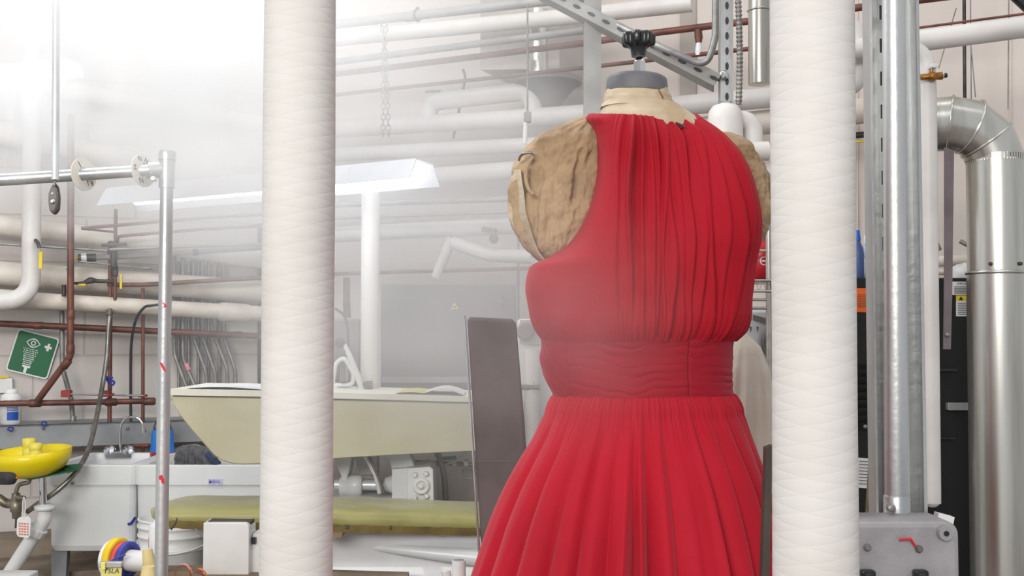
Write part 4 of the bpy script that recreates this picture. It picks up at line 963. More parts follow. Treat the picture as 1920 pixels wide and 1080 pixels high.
for sx in (-1, 1):
    for sy in (-1, 1): MB().box((P(855, 1150, Yn).x + sx * .06, Yn + sy * .06, (zz - .024) / 2), (.025, .025, zz - .024)).build('leg', 'beige_wood', t2)
# ------------------------------------------------------------------ work table and what is on it
Yt0, Yt1 = 2.39, 2.73; zt_ = P(0, 1078, 2.62).z
xa, xb = gx(176, 2.55), gx(498, 2.55)
t = thing('work_table', 'worn wooden work table under the spools and white boxes', 'table', Vector(((xa + xb) / 2, 2.54, 0)))
MB().box(((xa + xb) / 2, 2.56, zt_ - .015), (xb - xa, .34, .03), bev=.006).build('table_top', 'beige_wood', t)
for sx in (xa + .03, xb - .03):
    for sy in (2.43, 2.69): MB().box((sx, sy, (zt_ - .03) / 2), (.04, .04, zt_ - .03)).build('leg', 'beige_wood', t)
zT = zt_
def on(x, Y): return Vector((gx(x, Y), Y, zT))
# white appliance
Ya = 2.62
t = thing('white_case', 'white round-cornered case standing under the olive buck', 'case', on(435, Ya + .04))
ht = P(430, 981, Ya).z - zT
pl = [on(386, Ya), on(462, Ya)] + [Vector((gx(471, Ya) - .013 + .013 * math.cos(a), Ya, zT + ht - .013 + .013 * math.sin(a))) for a in [math.radians(q) for q in (0, 22, 45, 68, 90)]] + [Vector((gx(386, Ya), Ya, zT + ht))]
pl[1] = on(471, Ya)
MB().prism(pl, EY * .07, bev=.002).build('shell', 'white_plastic', t)
MB().prism([P(474, 1001, Ya + .03), P(500, 1001, Ya + .03), Vector((gx(500, Ya + .03), Ya + .03, zT)), Vector((gx(474, Ya + .03), Ya + .03, zT))], EY * .06).build('side_block', 'white_plastic', t)
MB().prism([P(471.5, 1008, Ya + .02), P(479, 1008, Ya + .02), P(479, 1020, Ya + .02), P(471.5, 1020, Ya + .02)], EY * .012).build('switch', 'black_plastic', t)
MB().prism([P(390, 977, Ya + .02), P(470, 978, Ya + .02), P(470, 984, Ya + .02), P(390, 984, Ya + .02)], EY * .04).build('lid', 'dark_strip', t)
o = MB().tube(spline([P(366, 992, 2.68), P(376, 1002, 2.66), P(388, 1016, 2.64)]), .0022, 6).build('cord', 'fan_grey'); tag(o, 'thin grey cord running to the white case', 'cord')
o = MB().tube(spline([P(332, 972, 2.75), P(330, 980, 2.70), P(323, 990, 2.66), P(321, 993, 2.66)]), .0022, 6).build('cord', 'black_plastic'); tag(o, 'thin black cord hanging off the olive buck behind the steel post', 'cord')
# bucket on its bench
Yb_ = 3.35; cb_ = P(328, 1120, Yb_); rb_ = S(66, Yb_)
t = thing('low_bench', 'brown wooden bench under the white bucket', 'bench', Vector((cb_.x, Yb_, 0)))
MB().box((cb_.x, Yb_, cb_.z - .02), (.32, .30, .04), bev=.006).build('bench_top', 'brown_ledge', t)
for sx in (-1, 1):
    for sy in (-1, 1): MB().box((cb_.x + sx * .12, Yb_ + sy * .11, (cb_.z - .04) / 2), (.04, .04, cb_.z - .04)).build('leg', 'brown_ledge', t)
H = P(328, 968, Yb_).z - cb_.z
t = thing('bucket', 'white plastic bucket with ribbed rim half hidden by the steel post', 'bucket', cb_)
pr = [(rb_ * .86, 0), (rb_ * .88, .004), (rb_ * .95, H * .62), (rb_ * 1.02, H * .63), (rb_ * 1.02, H * .66), (rb_ * .96, H * .67), (rb_ * .965, H * .77), (rb_ * 1.03, H * .78), (rb_ * 1.03, H * .81), (rb_ * .97, H * .82), (rb_ * .98, H * .88), (rb_ * 1.04, H * .89), (rb_ * 1.04, H * .925), (rb_ * .98, H * .93), (rb_ * .99, H * .97), (rb_ * 1.03, H * .975), (rb_ * 1.03, H), (rb_ * .96, H), (rb_ * .82, .02)]
MB().lathe(pr, cb_, n=48).build('bucket_body', 'white_plastic', t)
MB().tube(spline([cb_ + Vector((rb_ * 1.03 * math.sin(a), -rb_ * 1.03 * math.cos(a), H * .8 - .045 * math.cos((a) * .8))) for a in np.linspace(-1.4, 1.4, 9)], 5), .0025, 8).build('handle', 'white_enamel', t)
# ribbon spools (axis sideways)
Yq = 2.58; zq = zT + S(36, Yq) + .001; axs = (EX * .93 - EY * .30 - EZ * .02).normalized(); cs = Vector((gx(244, Yq), Yq, zq))
for nm, lab, m, d0, d1, r_ in (('ribbon_spool', 'white spool of ribbon, first behind the yellow one', 'white_plastic', -.048, -.036, 34), ('ribbon_spool', 'yellow ribbon spool between the white and coral ones', 'spool_yellow', -.036, -.018, 36.5), ('ribbon_spool', 'coral ribbon spool between the yellow and blue ones', 'spool_red', -.016, -.004, 33.5), ('ribbon_spool', 'blue ribbon spool in front of the coral one', 'spool_blue', -.002, .010, 34)):
    R = S(r_, Yq); c0 = cs - EZ * (S(36, Yq) - R)
    MBB = MB(); MBB.lathe([(S(21.5, Yq), d0), (R * .97, d0), (R, d0 + .002), (R, d1 - .002), (R * .97, d1), (S(21.5, Yq), d1), (S(21.5, Yq), d0)], cs - EZ * 0 + Vector((0, 0, (R - S(36, Yq)))) , axs, 40, caps=False)
    o = MBB.build(nm, m); tag(o, lab, 'ribbon spool', 'ribbon spools on the table')
o = MB().lathe([(S(13, Yq), .085), (S(19.5, Yq), .083), (S(20, Yq), .08), (S(20, Yq), -.045), (S(13, Yq), -.046), (S(13, Yq), .085)], cs - EZ * S(2.5, Yq), axs, 36, caps=False).build('cardboard_core', 'white_plastic'); tag(o, 'white tube holding the row of ribbon spools', 'tube')
MB().lathe([(S(12.8, Yq), -.03), (S(12.8, Yq), .03)], cs - EZ * S(2.5, Yq), axs, 24).build('core_inside', 'dark_strip', o)
o = MB().tube(spline([P(235, 1040, Yq - .05), P(222, 1045, Yq - .06), P(207, 1052, Yq - .07)]), .0022, 6).build('ribbon_tail', 'spool_blue'); tag(o, 'blue ribbon tail pulled towards the clipped note', 'ribbon')
# note with clip
Yo = 2.42; zo = P(0, 1100, Yo)
t = thing('clipped_note', 'yellow handwritten note held by a metal clip at the table edge', 'note', P(207, 1100, Yo))
MB().prism([P(187, 1055, Yo), P(229, 1055, Yo), P(226, 1100, Yo), P(191, 1100, Yo)], EY * .003).build('paper', 'note', t)
MB().box(P(208, 1058, Yo), (S(44, Yo), .016, S(10, Yo)), bev=.003).build('clip', 'galv', t)
MB().box(P(194, 1061, Yo - .01), (S(8, Yo), .006, S(14, Yo)), bev=.002).build('clip_tape', 'lime', t)
c = P(208, 1071, Yo - .001)
MB().flat(text2d('T5LA', S(13, Yo), .2), lambda x, y: c + EX * x + EZ * y).build('handwriting', 'ink', t)
# manila cone, spray can, ribbon curls, white box
t = MB(); 
t.tube([P(280, 1100, 2.46), P(279, 1062, 2.46)], [S(20, 2.46), S(12, 2.46)], 20); o = t.build('paper_cone', 'manila'); tag(o, 'manila paper cone in front of the white spool tube', 'paper cone')
t = MB(); t.tube([P(280, 1060, 2.52), P(276, 1030, 2.52)], [S(12, 2.52), S(9, 2.52)], 18); o = t.build('paper_roll', 'manila'); tag(o, 'short manila roll leaning out of the spool tube', 'paper roll')
Yk2 = 2.66; c = on(303.5, Yk2); hk = P(303, 974, Yk2).z - zT
t = thing('aerosol_can', 'white aerosol can with blue and orange print hidden by the steel post', 'can', c)
MB().lathe([(S(17.5, Yk2), 0), (S(18, Yk2), .004), (S(18, Yk2), hk * .86), (S(15, Yk2), hk * .93), (S(10, Yk2), hk * .96), (S(9.5, Yk2), hk)], c, EZ, 32).build('can_body', 'white_enamel', t)
fn = cyl(c, S(18.2, Yk2), 1.15); MB().flat([quad(-.002 + k * .0022, .01, k * .0022, .05) for k in range(5)], fn).build('print', 'label_blue', t)
fn2 = cyl(c, S(18.2, Yk2), -1.2); MB().flat([quad(k * .0022 - .004, .06, .0022 * k - .0018, .085) for k in range(4)], fn2).build('print', 'orange', t)
curls = [('pink', [(326, 1082), (332, 1064), (345, 1060), (356, 1072), (358, 1086)], 'pink ribbon curl beside the foot of the steel post', 9), ('lime', [(355, 1084), (357, 1068), (362, 1060)], 'pale yellow ribbon strip standing among the curls', 7), ('orange_ribbon', [(362, 1074), (372, 1068), (382, 1074), (386, 1084)], 'orange ribbon curl nearest the white case', 7), ('spool_red', [(358, 1080), (368, 1074), (378, 1077), (384, 1086)], 'coral ribbon curl under the orange one', 5)]
for m, pp, lab, wd in curls:
    pts = spline([P(x, y, 2.5) for x, y in pp], 8); mb = MB(); vs = []
    for p in pts: vs += [p, p + EY * S(wd * 1.3, 2.5)]
    vs += [v + EZ * .001 + EX * .0005 for v in vs]; h = len(pts) * 2
    mb.add(vs, [[2 * k, 2 * k + 2, 2 * k + 3, 2 * k + 1] for k in range(len(pts) - 1)] + [[h + 2 * k + 1, h + 2 * k + 3, h + 2 * k + 2, h + 2 * k] for k in range(len(pts) - 1)])
    o = mb.build('ribbon_curl', m); tag(o, lab, 'ribbon')
mb = MB(); c = P(0, 1090, 3.2); mb.box((gx(-6, 3.2), 3.25, P(0, 1069, 3.3).z / 2), (S(120, 3.2), .1, P(0, 1069, 3.3).z), bev=.005); o = mb.build('storage_box', 'white_plastic'); tag(o, 'white box top just showing below the white drain pipe', 'box')

# ------------------------------------------------------------------ strut post with electrical box
Yu = 1.9
def U(x, y, d=0): return P(x, y, Yu + d)
t = thing('strut_post', 'galvanised strut post with slots running up beside the wrapped post', 'post', Vector((U(1690, 1080).x, Yu + .05, 0)))
def run(xa0, xb0, xa1, xb1, Yd, depth, name, m='galv', slots=False):
    a = [P(xa0, 0, Yd), P(xb0, 0, Yd)]; b = [P(xa1, 978, Yd), P(xb1, 978, Yd)]
    def ext(p, q, z): f = (z - p.z) / (q.z - p.z); return p + (q - p) * f
    rings = []
    for z in (0.0, 3.4):
        l, r = ext(a[0], b[0], z), ext(a[1], b[1], z); w_ = (r - l).length
        lip = w_ * .16
        rings.append([l, l + EX * lip, l + EX * lip + EY * .004, l + Vector((lip * .6, .006, 0)), l + Vector((lip * .6, depth - .003, 0)), r + Vector((-lip * .6, depth - .003, 0)), r + Vector((-lip * .6, .006, 0)), r + Vector((-lip, .004, 0)), r - EX * lip, r, r + EY * depth, l + EY * depth])
    mb = MB(); mb.loft(rings, True, False)
    if slots:
        mb.cur = 1
        for k in range(40):
            y = -300 + k * 62; f = y / 978; x = 1652 + 13 * f
            mb.prism([U(x - 2.5, y, .033), U(x + 3, y, .033), U(x + 3.3, y + 26, .033), U(x - 2.2, y + 26, .033)], EY * .003)
    mb.build(name, m, t, 'slot_dark')
run(1630, 1660, 1643, 1672, Yu + .035, .04, 'channel', slots=True)
run(1688, 1723, 1700, 1740, Yu + .035, .04, 'channel')
t = thing('feed_conduit', 'round galvanised conduit strapped to the strut post above the grey box', 'conduit', U(1681, 978))
MB().tube([U(1673.2, -500), U(1675, 0), U(1681, 945)], S(42, Yu) / 2, 28).build('conduit_run', 'galv', t)
MB().tube([U(1681, 928), U(1681, 932), U(1681.5, 962), U(1681.5, 966), U(1682, 978)], [S(q, Yu) / 2 for q in (44, 48, 48, 58, 62)], 28).build('connector', 'galv', t)
MB().lathe([(.007, 0), (.007, .012), (.003, .014)], U(1668, 951, -.022), -EY, 8, smooth=False).build('set_screw', 'conduit', t)
Ye = 1.8
t = thing('electrical_box', 'grey cast electrical box with red wire scrap and black switches', 'electrical box', P(1690, 1180, Ye))
w2, h2 = S(250, Ye), S(230, Ye); cc = P(1675, 1095, Ye)
mb = MB(); outl = rounded(w2, h2, S(26, Ye), 7)
rings = []
for yy, ins in ((.0, .010), (.002, .004), (.008, 0), (.09, 0), (.092, .002)):
    rings.append([cc + Vector((x * (1 - 2 * ins / w2), yy, z * (1 - 2 * ins / h2))) for x, z in outl])
mb.loft(rings); mb.build('box_body', 'box_grey', t)
mb = MB(); rings = []
for yy, ins in ((-.004, .022), (-.004, .006), (.001, .004)): rings.append([cc + Vector((x * (1 - 2 * ins / w2), yy, z * (1 - 2 * ins / h2))) for x, z in outl])
er = P(1769, 998, Ye)
MB().lathe([(S(13, Ye), 0), (S(14, Ye), .004), (S(14, Ye), .012)], er + EY * -.012, EY, 24).build('corner_ear', 'box_grey', t)
MB().lathe([(S(5, Ye), 0), (S(5, Ye), .003)], er + EY * -.0135, EY, 16).build('ear_hole', 'black_plastic', t)
for x, y in ((1625, 1026), (1722, 1029)): MB().lathe([(S(7, Ye), 0), (S(7, Ye), .004), (S(4, Ye), .008)], P(x, y, Ye), -EY, 14).build('screw', 'conduit', t)
for x in (1626, 1725):
    MB().box(P(x, 1088, Ye - .004), (S(26, Ye), .02, S(40, Ye)), bev=.004).build('switch', 'black_plastic', t)
    MB().box(P(x + 1, 1082, Ye - .018), (S(14, Ye), .02, S(16, Ye)), bev=.003).build('toggle', 'rubber', t)
MB().tube(fillet([P(1686, 1012, Ye - .008), P(1707, 1010, Ye - .012), P(1716, 1024, Ye - .008)], .004), .0022, 8).build('wire_scrap', 'red_tape', t)
mb = MB(); p = cc; mb.box((p.x, Ye + .06, (cc.z - h2 / 2) / 2), (.10, .04, cc.z - h2 / 2)); mb.build('mount_post', 'galv', t)
o = MB(); o.prism([P(1760, 962, Ye + .1), P(1790, 970, Ye + .1), P(1786, 990, Ye + .1), P(1756, 984, Ye + .1)], EY * .02); o = o.build('paper_fold', 'paper'); tag(o, 'folded white card tucked behind the grey electrical box', 'card')

# ------------------------------------------------------------------ white standpipe with brass valve
Yz = 2.5
t = thing('steam_standpipe', 'white lagged standpipe with rounded foot behind the strut post', 'pipe', P(1748, 945, Yz))
MB().tube(fillet([P(1690, 82, Yz), P(1736, 105, Yz), P(1739, 170, Yz), P(1747, 940, Yz)], .05) + [P(1747, 943, Yz)], [S(34, Yz) / 2] * 17 if False else S(33, Yz) / 2, 22).build('run', 'white_pipe', t)
MB().ball(P(1747, 935, Yz), S(16.5, Yz), 12).build('end_cap', 'white_pipe', t)
t = thing('brass_valve', 'small brass drain valve with black cap on the white standpipe', 'valve', P(1750, 143, Yz))
MB().tube([P(1722, 145, Yz - .03), P(1742, 144, Yz - .03), P(1743, 144, Yz - .03), P(1752, 143, Yz - .03), P(1753, 143, Yz - .03), P(1766, 142, Yz - .03)], [S(q, Yz) / 2 for q in (12, 12, 17, 17, 13, 15)], 14).build('valve_body', 'brass', t)
MB().tube([P(1747, 140, Yz - .03), P(1747, 126, Yz - .03)], S(6, Yz) / 2, 10).build('stem', 'brass', t); MB().box(P(1749, 125, Yz - .03), (S(12, Yz), .02, S(8, Yz)), bev=.003).build('lever', 'white_enamel', t)
MB().tube([P(1764, 142, Yz - .03), P(1768, 142, Yz - .03)], S(13, Yz) / 2, 12).build('collar', 'white_enamel', t); MB().tube([P(1768, 142, Yz - .03), P(1775, 141, Yz - .03)], S(9, Yz) / 2, 12).build('cap', 'black_plastic', t)

# pipes on the far side of the post
pipe('insulated_pipe', 'white_pipe', [P(1560, 98, 2.95), P(1640, 88, 2.92), P(1920, 51, 2.85), P(2200, 14, 2.75)], 41, 'white lagged pipe crossing in front of the plaster wall above the duct elbow', fil=0)
pipe('copper_pipe', 'copper', [P(1700, 55, 3.1), P(1920, 26, 3.02), P(2200, -10, 2.9)], 5, 'thin copper pipe along the top of the white lagged pipe near the hanging rods', fil=0)
pipe('insulated_pipe', 'lagging', [B(1290, 245, .3), B(1500, 222, .3), B(1750, 192, .3)], 48, 'cream lagged pipe running behind the wrapped post and strut post', fil=0)
pipe('pipe_elbow', 'white_pipe', [P(1560, 30, 3.0), P(1608, 58, 3.0), P(1612, 110, 3.0), P(1606, 158, 3.0), P(1570, 168, 3.0)], 36, 'white lagged double bend showing between the two upright posts', fil=.06)
t = pipe('dark_tube', 'dark_metal', [B(1500, 262, .25), B(1700, 246, .25)], 12, 'dark thin tube with a yellow stripe under the cream lagged pipe', fil=0,  # dark tone under the cream lagging, drawn as a thin tube
         extra=lambda t, r: MB().tube([B(1500, 274, .26), B(1700, 258, .26)], r * .35, 8).build('stripe', 'warn', t))
# ducts
Yk3 = 2.75; Rr = S(102, Yk3) / 2
t = thing('exhaust_duct', 'large galvanised duct with segmented elbow dropping beside the black machine', 'duct', Vector((P(1882, 1080, Yk3).x, Yk3, 0)))
cl = [P(1660, 240, Yk3 + .12), P(1782, 232, Yk3), P(1818, 238, Yk3), P(1850, 262, Yk3), P(1867, 302, Yk3)]
nm = ['horizontal_pipe', 'elbow_gore', 'elbow_gore', 'elbow_gore']
def miter(i):
    if i == 0: return (cl[1] - cl[0]).normalized()
    if i == len(cl) - 1: return -EZ
    return ((cl[i + 1] - cl[i]).normalized() + (cl[i] - cl[i - 1]).normalized()).normalized()
def mring(i, r):
    n = miter(i); 
    if i == 0: d = (cl[1] - cl[0]).normalized()
    else: d = (cl[i] - cl[i - 1]).normalized()
    up_ = EY - d * EY.dot(d); up_.normalize(); s_ = d.cross(up_)
    out = []
    for k in range(48):
        a = 2 * math.pi * k / 48; p = (up_ * math.cos(a) + s_ * math.sin(a)) * r
        p = p - d * (p.dot(n) / d.dot(n)); out.append(cl[i] + p)
    return out
def mring2(i, r, d):
    n = miter(i); up_ = EY - d * EY.dot(d); up_.normalize(); s_ = d.cross(up_); out = []
    for k in range(48):
        a = 2 * math.pi * k / 48; p = (up_ * math.cos(a) + s_ * math.sin(a)) * r
        p = p - d * (p.dot(n) / d.dot(n)); out.append(cl[i] + p)
    return out
for i in range(4):
    d = (cl[i + 1] - cl[i]).normalized()
    MB().loft([mring2(i, Rr, d), mring2(i + 1, Rr, d)], False).build(nm[i], 'duct', t)
    if i: MB().tube(mring2(i, Rr * 1.015, d), .0035, 8, closed=True).build('seam', 'duct', t)
MB().tube(mring2(0, Rr * 1.0, (cl[1] - cl[0]).normalized()), .004, 8, closed=True).build('seam', 'duct', t)
bot = P(1878, 1080, Yk3); v0 = cl[4]; dv = (bot - v0).normalized(); ft = bot + dv * (bot.z / -dv.z)
j1 = v0 + dv * ((P(0, 512, Yk3).z - v0.z) / dv.z)
MB().tube([v0, j1], S(105, Yk3) / 2, 48, False).build('drop_section', 'duct', t)
MB().tube([j1, ft], S(108, Yk3) / 2, 48, False).build('drop_section', 'duct', t)
MB().torus(j1, dv, S(107, Yk3) / 2, .005, 48, 8).build('seam', 'duct', t)
cr = []
mb = MB()
for k in range(60):
    a = 2 * math.pi * k / 60; c = v0 + Vector((math.cos(a), math.sin(a), 0)) * (Rr * 1.02) + EZ * (.004)
    mb.box(c, (.006, .004, .018), Matrix.Rotation(a + math.pi / 2, 3, 'Z'))
mb.build('crimped_edge', 'duct', t)
for a in (-2.2, -1.2): MB().lathe([(.005, 0), (.005, .004), (.002, .006)], j1 + Vector((math.cos(a), math.sin(a), 0)) * S(53.5, Yk3) + EZ * .02, Vector((math.cos(a), math.sin(a), 0)), 10).build('screw', 'dark_metal', t)
o = MB().prism([P(1771, 276, 2.64), P(1789, 282, 2.64), P(1786, 520, 2.64), P(1783, 655, 2.64), P(1769, 655, 2.64), P(1771, 520, 2.64)], EY * .004).build('hanger_strap', 'strap_metal'); tag(o, 'flat metal strap hanging from the duct elbow over the black machine', 'strap')
MB().lathe([(.006, 0), (.006, .004), (.002, .006)], P(1776, 628, 2.638), -EY, 10).build('rivet', 'conduit', o)
o = MB().tube([B(1807, -120, .4), B(1809, 200, .4)], S(6.5, 3.3) / 2, 10).build('hanger_rod', 'dark_metal'); tag(o, 'dark threaded hanger rod above the duct elbow', 'rod')
for x0, y0, x1, y1, lab in ((1819, -100, 1821, 190, 'thin straight wire next to the dark hanger rod'), (1821, 90, 1829, 182, 'thin slanting wire next to the straight one above the duct'), (1793, 15, 1760, 128, 'thin slanting wire dropping to the brass valve'), (1892, -80, 1890, 205, 'thin vertical wire beyond the duct elbow')):
    o = MB().tube([B(x0, y0, .35), B(x1, y1, .35)], S(2.2, 3.3) / 2, 6).build('hanger_wire', 'conduit'); tag(o, lab, 'wire')
o = MB().tube([P(1900, -10, 2.6), P(1960, 45, 2.6)], S(20, 2.6) / 2, 12).build('black_bar', 'black_plastic'); tag(o, 'black bar cutting across the top corner over the plaster wall', 'bar')
o = MB().tube([B(1590, 496, .3), B(1950, 484, .3)], S(22, 3.4) / 2, 14).build('insulated_pipe', 'lagging'); tag(o, 'cream lagged pipe resting low on the wall behind the bottles', 'pipe')
o = MB().tube([B(1590, 512, .3), B(1950, 506, .3)], S(14, 3.4) / 2, 14).build('insulated_pipe', 'lagging'); tag(o, 'slimmer cream lagged pipe just over the black machine', 'pipe')
o = MB().tube([B(1620, 464, .25), B(1634, 468, .25)], S(9, 3.4) / 2, 10).build('pipe_stub', 'old_brass'); tag(o, 'small grey pipe stub behind the pale blue bottle', 'pipe')
o = MB().tube([B(1752, 452, .25), B(1761, 470, .25)], S(12, 3.4) / 2, 10).build('pipe_stub', 'old_brass'); tag(o, 'short brass-grey stub beside the white standpipe', 'pipe')
o = MB().tube([B(1800, 452, .25), B(1815, 460, .25)], S(9, 3.4) / 2, 10).build('pipe_stub', 'old_brass'); tag(o, 'thin stub poking out beside the big duct', 'pipe')

# ------------------------------------------------------------------ black machine
Yn2 = 2.95; x0, x1 = gx(1585, Yn2), gx(2010, Yn2); zn = P(1700, 521, Yn2).z
t = thing('black_machine', 'tall black machine with louvres and orange notice behind the posts', 'machine', Vector(((x0 + x1) / 2, Yn2 + .2, 0)))
MB().box(((x0 + x1) / 2, Yn2 + .16, zn / 2), (x1 - x0, .32, zn), bev=.006).build('machine_body', 'black_machine', t)
mb = MB(); a, b_ = P(1604, 540, Yn2 - .002), P(1642, 586, Yn2 - .002); n_ = MB(); n_.prism([P(1600, 540, Yn2 - .002), P(1642, 541, Yn2 - .002), P(1642, 586, Yn2 - .002), P(1600, 585, Yn2 - .002)], EY * .002); on_ = n_.build('orange_notice', 'orange', t)
mb = MB(); rr2 = random.Random(5)
for k in range(8):
    y = 552 + k * 3.2; mb.prism([P(1608, y, Yn2 - .003), P(1608 + 20 + rr2.uniform(-3, 2), y, Yn2 - .003), P(1626, y + 1.2, Yn2 - .003), P(1608, y + 1.2, Yn2 - .003)], EY * .0008)
mb.build('print', 'rust', on_)
for k in range(9):
    y = 684 + k * 14.5
    mb = MB(); mb.prism([P(1598, y, Yn2 - .012), P(1652, y, Yn2 - .012), P(1652, y + 8, Yn2 - .001), P(1598, y + 8, Yn2 - .001)], EY * .004); mb.build('louvre', 'louvre', t)
MB().lathe([(.006, 0), (.006, .006), (.002, .008)], P(1622, 800, Yn2 - .012), -EY, 10).build('catch', 'conduit', t)
MB().prism([P(1786, 528, Yn2 - .002), P(1830, 528, Yn2 - .002), P(1830, 553, Yn2 - .002), P(1786, 553, Yn2 - .002)], EY * .002).build('white_label', 'paper', t)
c = P(1812, 532, Yn2 - .0035); MB().flat(text2d('IMPORTANT', S(6, Yn2)), lambda x, y: c + EX * x + EZ * y).build('label_print', 'ink', t)
mb = MB()
for k in range(5): mb.prism([P(1789, 537 + 3 * k, Yn2 - .003), P(1826, 537 + 3 * k, Yn2 - .003), P(1826, 538.4 + 3 * k, Yn2 - .003), P(1789, 538.4 + 3 * k, Yn2 - .003)], EY * .0006)
mb.build('label_text', 'fan_grey', t)
MB().prism([P(1793, 554, Yn2 - .002), P(1830, 554, Yn2 - .002), P(1830, 593, Yn2 - .002), P(1793, 593, Yn2 - .002)], EY * .002).build('warning_label', 'paper', t)
MB().prism([P(1793, 554, Yn2 - .003), P(1830, 554, Yn2 - .003), P(1830, 564, Yn2 - .003), P(1793, 564, Yn2 - .003)], EY * .001).build('warning_band', 'warn', t)
MB().prism([P(1802, 555.5, Yn2 - .004), P(1798, 562.5, Yn2 - .004), P(1806, 562.5, Yn2 - .004)], EY * .0008).build('warning_triangle', 'ink', t)
mb = MB()
for k in range(7): mb.prism([P(1796, 568 + 3.4 * k, Yn2 - .003), P(1822, 568 + 3.4 * k, Yn2 - .003), P(1822, 569.2 + 3.4 * k, Yn2 - .003), P(1796, 569.2 + 3.4 * k, Yn2 - .003)], EY * .0006)
mb.build('warning_text', 'fan_grey', t)
MB().box(P(1800, 762, Yn2 - .01), (S(50, Yn2), .02, S(14, Yn2)), bev=.002).build('latch_plate', 'galv', t)
MB().box(P(1775, 694, Yn2 - .006), (S(38, Yn2), .012, S(5, Yn2)), bev=.002).build('trim_strip', 'louvre', t)
MB().box(P(1772, 822, Yn2 - .006), (S(34, Yn2), .012, S(3, Yn2)), bev=.001).build('trim_strip', 'louvre', t)
MB().prism([P(1608, 858, Yn2 - .003), P(1634, 860, Yn2 - .003), P(1628, 916, Yn2 - .003), P(1608, 914, Yn2 - .003)], EY * .002).build('instruction_sheet', 'paper', t)
mb = MB()
for k in range(8): mb.prism([P(1611, 864 + 6 * k, Yn2 - .004), P(1628, 865 + 6 * k, Yn2 - .004), P(1628, 866.5 + 6 * k, Yn2 - .004), P(1611, 865.5 + 6 * k, Yn2 - .004)], EY * .0006)
mb.build('instruction_text', 'fan_grey', t)
o = MB().prism([P(1638, 830, 2.6), P(1645, 830, 2.6), P(1690, 1640, 2.6), P(1590, 1640, 2.6)], EY * .03).build('leaning_plank', 'beige_wood'); tag(o, 'narrow wooden plank leaning by the strut post in front of the black machine', 'plank')
# things on the machine
def onm(x, d): return Vector((gx(x, Yn2 + d), Yn2 + d, zn))
def bottle(x, d, w_, h_, mb_, mc, label, cat='bottle', labelm=None):
    c = onm(x, d); r = S(w_, c.y) / 2; hh = S(h_, c.y)
    t = thing('cleaner_bottle', label, cat, c, 'bottles on the black machine')
    MB().lathe([(r * .95, 0), (r, .005), (r, hh * .5), (r * .92, hh * .62), (r * .5, hh * .74), (r * .42, hh * .78)], c, n=28).build('bottle_body', mb_, t)
    MB().lathe([(r * .48, hh * .78), (r * .5, hh * .82), (r * .34, hh), (r * .2, hh * 1.0)], c, n=20).build('cap', mc, t)
    if labelm:
        MB().lathe([(r * 1.01, hh * .12), (r * 1.02, hh * .13), (r * 1.02, hh * .45), (r * 1.01, hh * .46)], c, n=28, caps=False).build('label', labelm, t)
bottle(1610, .06, 22, 92, 'dark_blue', 'cap_blue', 'slate blue cleaner bottle with bright blue cap on the black machine')
bottle(1626, .10, 22, 84, 'light_blue', 'white_plastic', 'pale blue cleaner bottle with white cap on the black machine', labelm='paper')
bottle(1598, .13, 20, 96, 'white_plastic', 'white_plastic', 'white cleaner bottle mostly hidden by the wrapped post')
mb = MB(); rings = []
c = onm(1812, .08)
for k in range(9):
    f = k / 8; rad = S(30, c.y) * math.sqrt(max(0, 1 - f * f)) + .002
    rings.append([c + Vector((math.cos(a) * rad * (1 + .18 * noise.noise(Vector((math.cos(a) * 2, math.sin(a) * 2, f * 3)))), math.sin(a) * rad * .8, S(30, c.y) * f + .004 * math.sin(3 * a + k))) for a in [2 * math.pi * j / 26 for j in range(26)]])
o = mb.loft(rings).build('crumpled_bag', 'bag'); tag(o, 'crumpled white plastic bag on top of the black machine', 'bag')

# ------------------------------------------------------------------ shelf, jug, washer and linen behind the far shoulder
Yj = 2.9
t = thing('wire_shelf', 'chrome wire shelf behind the dress carrying the red jug', 'shelf', Vector((gx(1450, Yj), Yj + .1, 0)))
zs = P(0, 532, Yj).z
xa, xb = gx(1395, Yj), gx(1500, Yj)
for y in (526, 546): MB().tube([P(1395, y, Yj), P(1500, y, Yj)], .004, 8).build('rail', 'wire', t)
zig = [P(1395 + k * 7, 526 if k % 2 else 546, Yj) for k in range(16)]; MB().tube(zig, .002, 6).build('truss', 'wire', t)
mb = MB()
for k in range(12): mb.tube([Vector((xa + (xb - xa) * k / 11, Yj, P(0, 527, Yj).z)), Vector((xa + (xb - xa) * k / 11, Yj + .2, P(0, 527, Yj).z))], .002, 6)
mb.build('deck_wires', 'wire', t)
for y in (470, 562, 578): MB().tube([P(1395, y, Yj + .01), P(1500, y, Yj + .01)], .004, 8).build('rail', 'wire', t)
for x in (1440, 1496): MB().tube([Vector((gx(x, Yj), Yj + .01, 0)), P(x, 330, Yj + .01)], .008, 10).build('post', 'wire', t)
c = P(1428, 524, Yj + .1)
t = thing('red_jug', 'red plastic jug with a round white emblem on the wire shelf', 'jug', c)
def je(z, w_, d_): return [c + Vector((w_ * math.cos(q), d_ * math.sin(q), z)) for q in [2 * math.pi * k / 28 for k in range(28)]]
MB().loft([je(0, .037, .03), je(.006, .04, .034), je(.075, .04, .034), je(.10, .03, .026), je(.115, .014, .014), je(.125, .013, .013)]).build('jug_body', 'red_jug', t)
fn = cyl(c, .0405, -.1); MB().flat([[(x, y) for x, y in p] for p in ring2d(0.004, .05, .010, .0125)] + [quad(-.004, .048, .012, .052)], lambda x, y: c + Vector((.0405 * math.sin(x / .0405 - .1), -.0345 * math.cos(x / .0405 - .1) - .0012, y))).build('emblem', 'paper', t)
MB().lathe([(.015, .122), (.015, .145), (.011, .148)], c, n=18).build('cap', 'red_jug', t)
Yw2 = 3.1
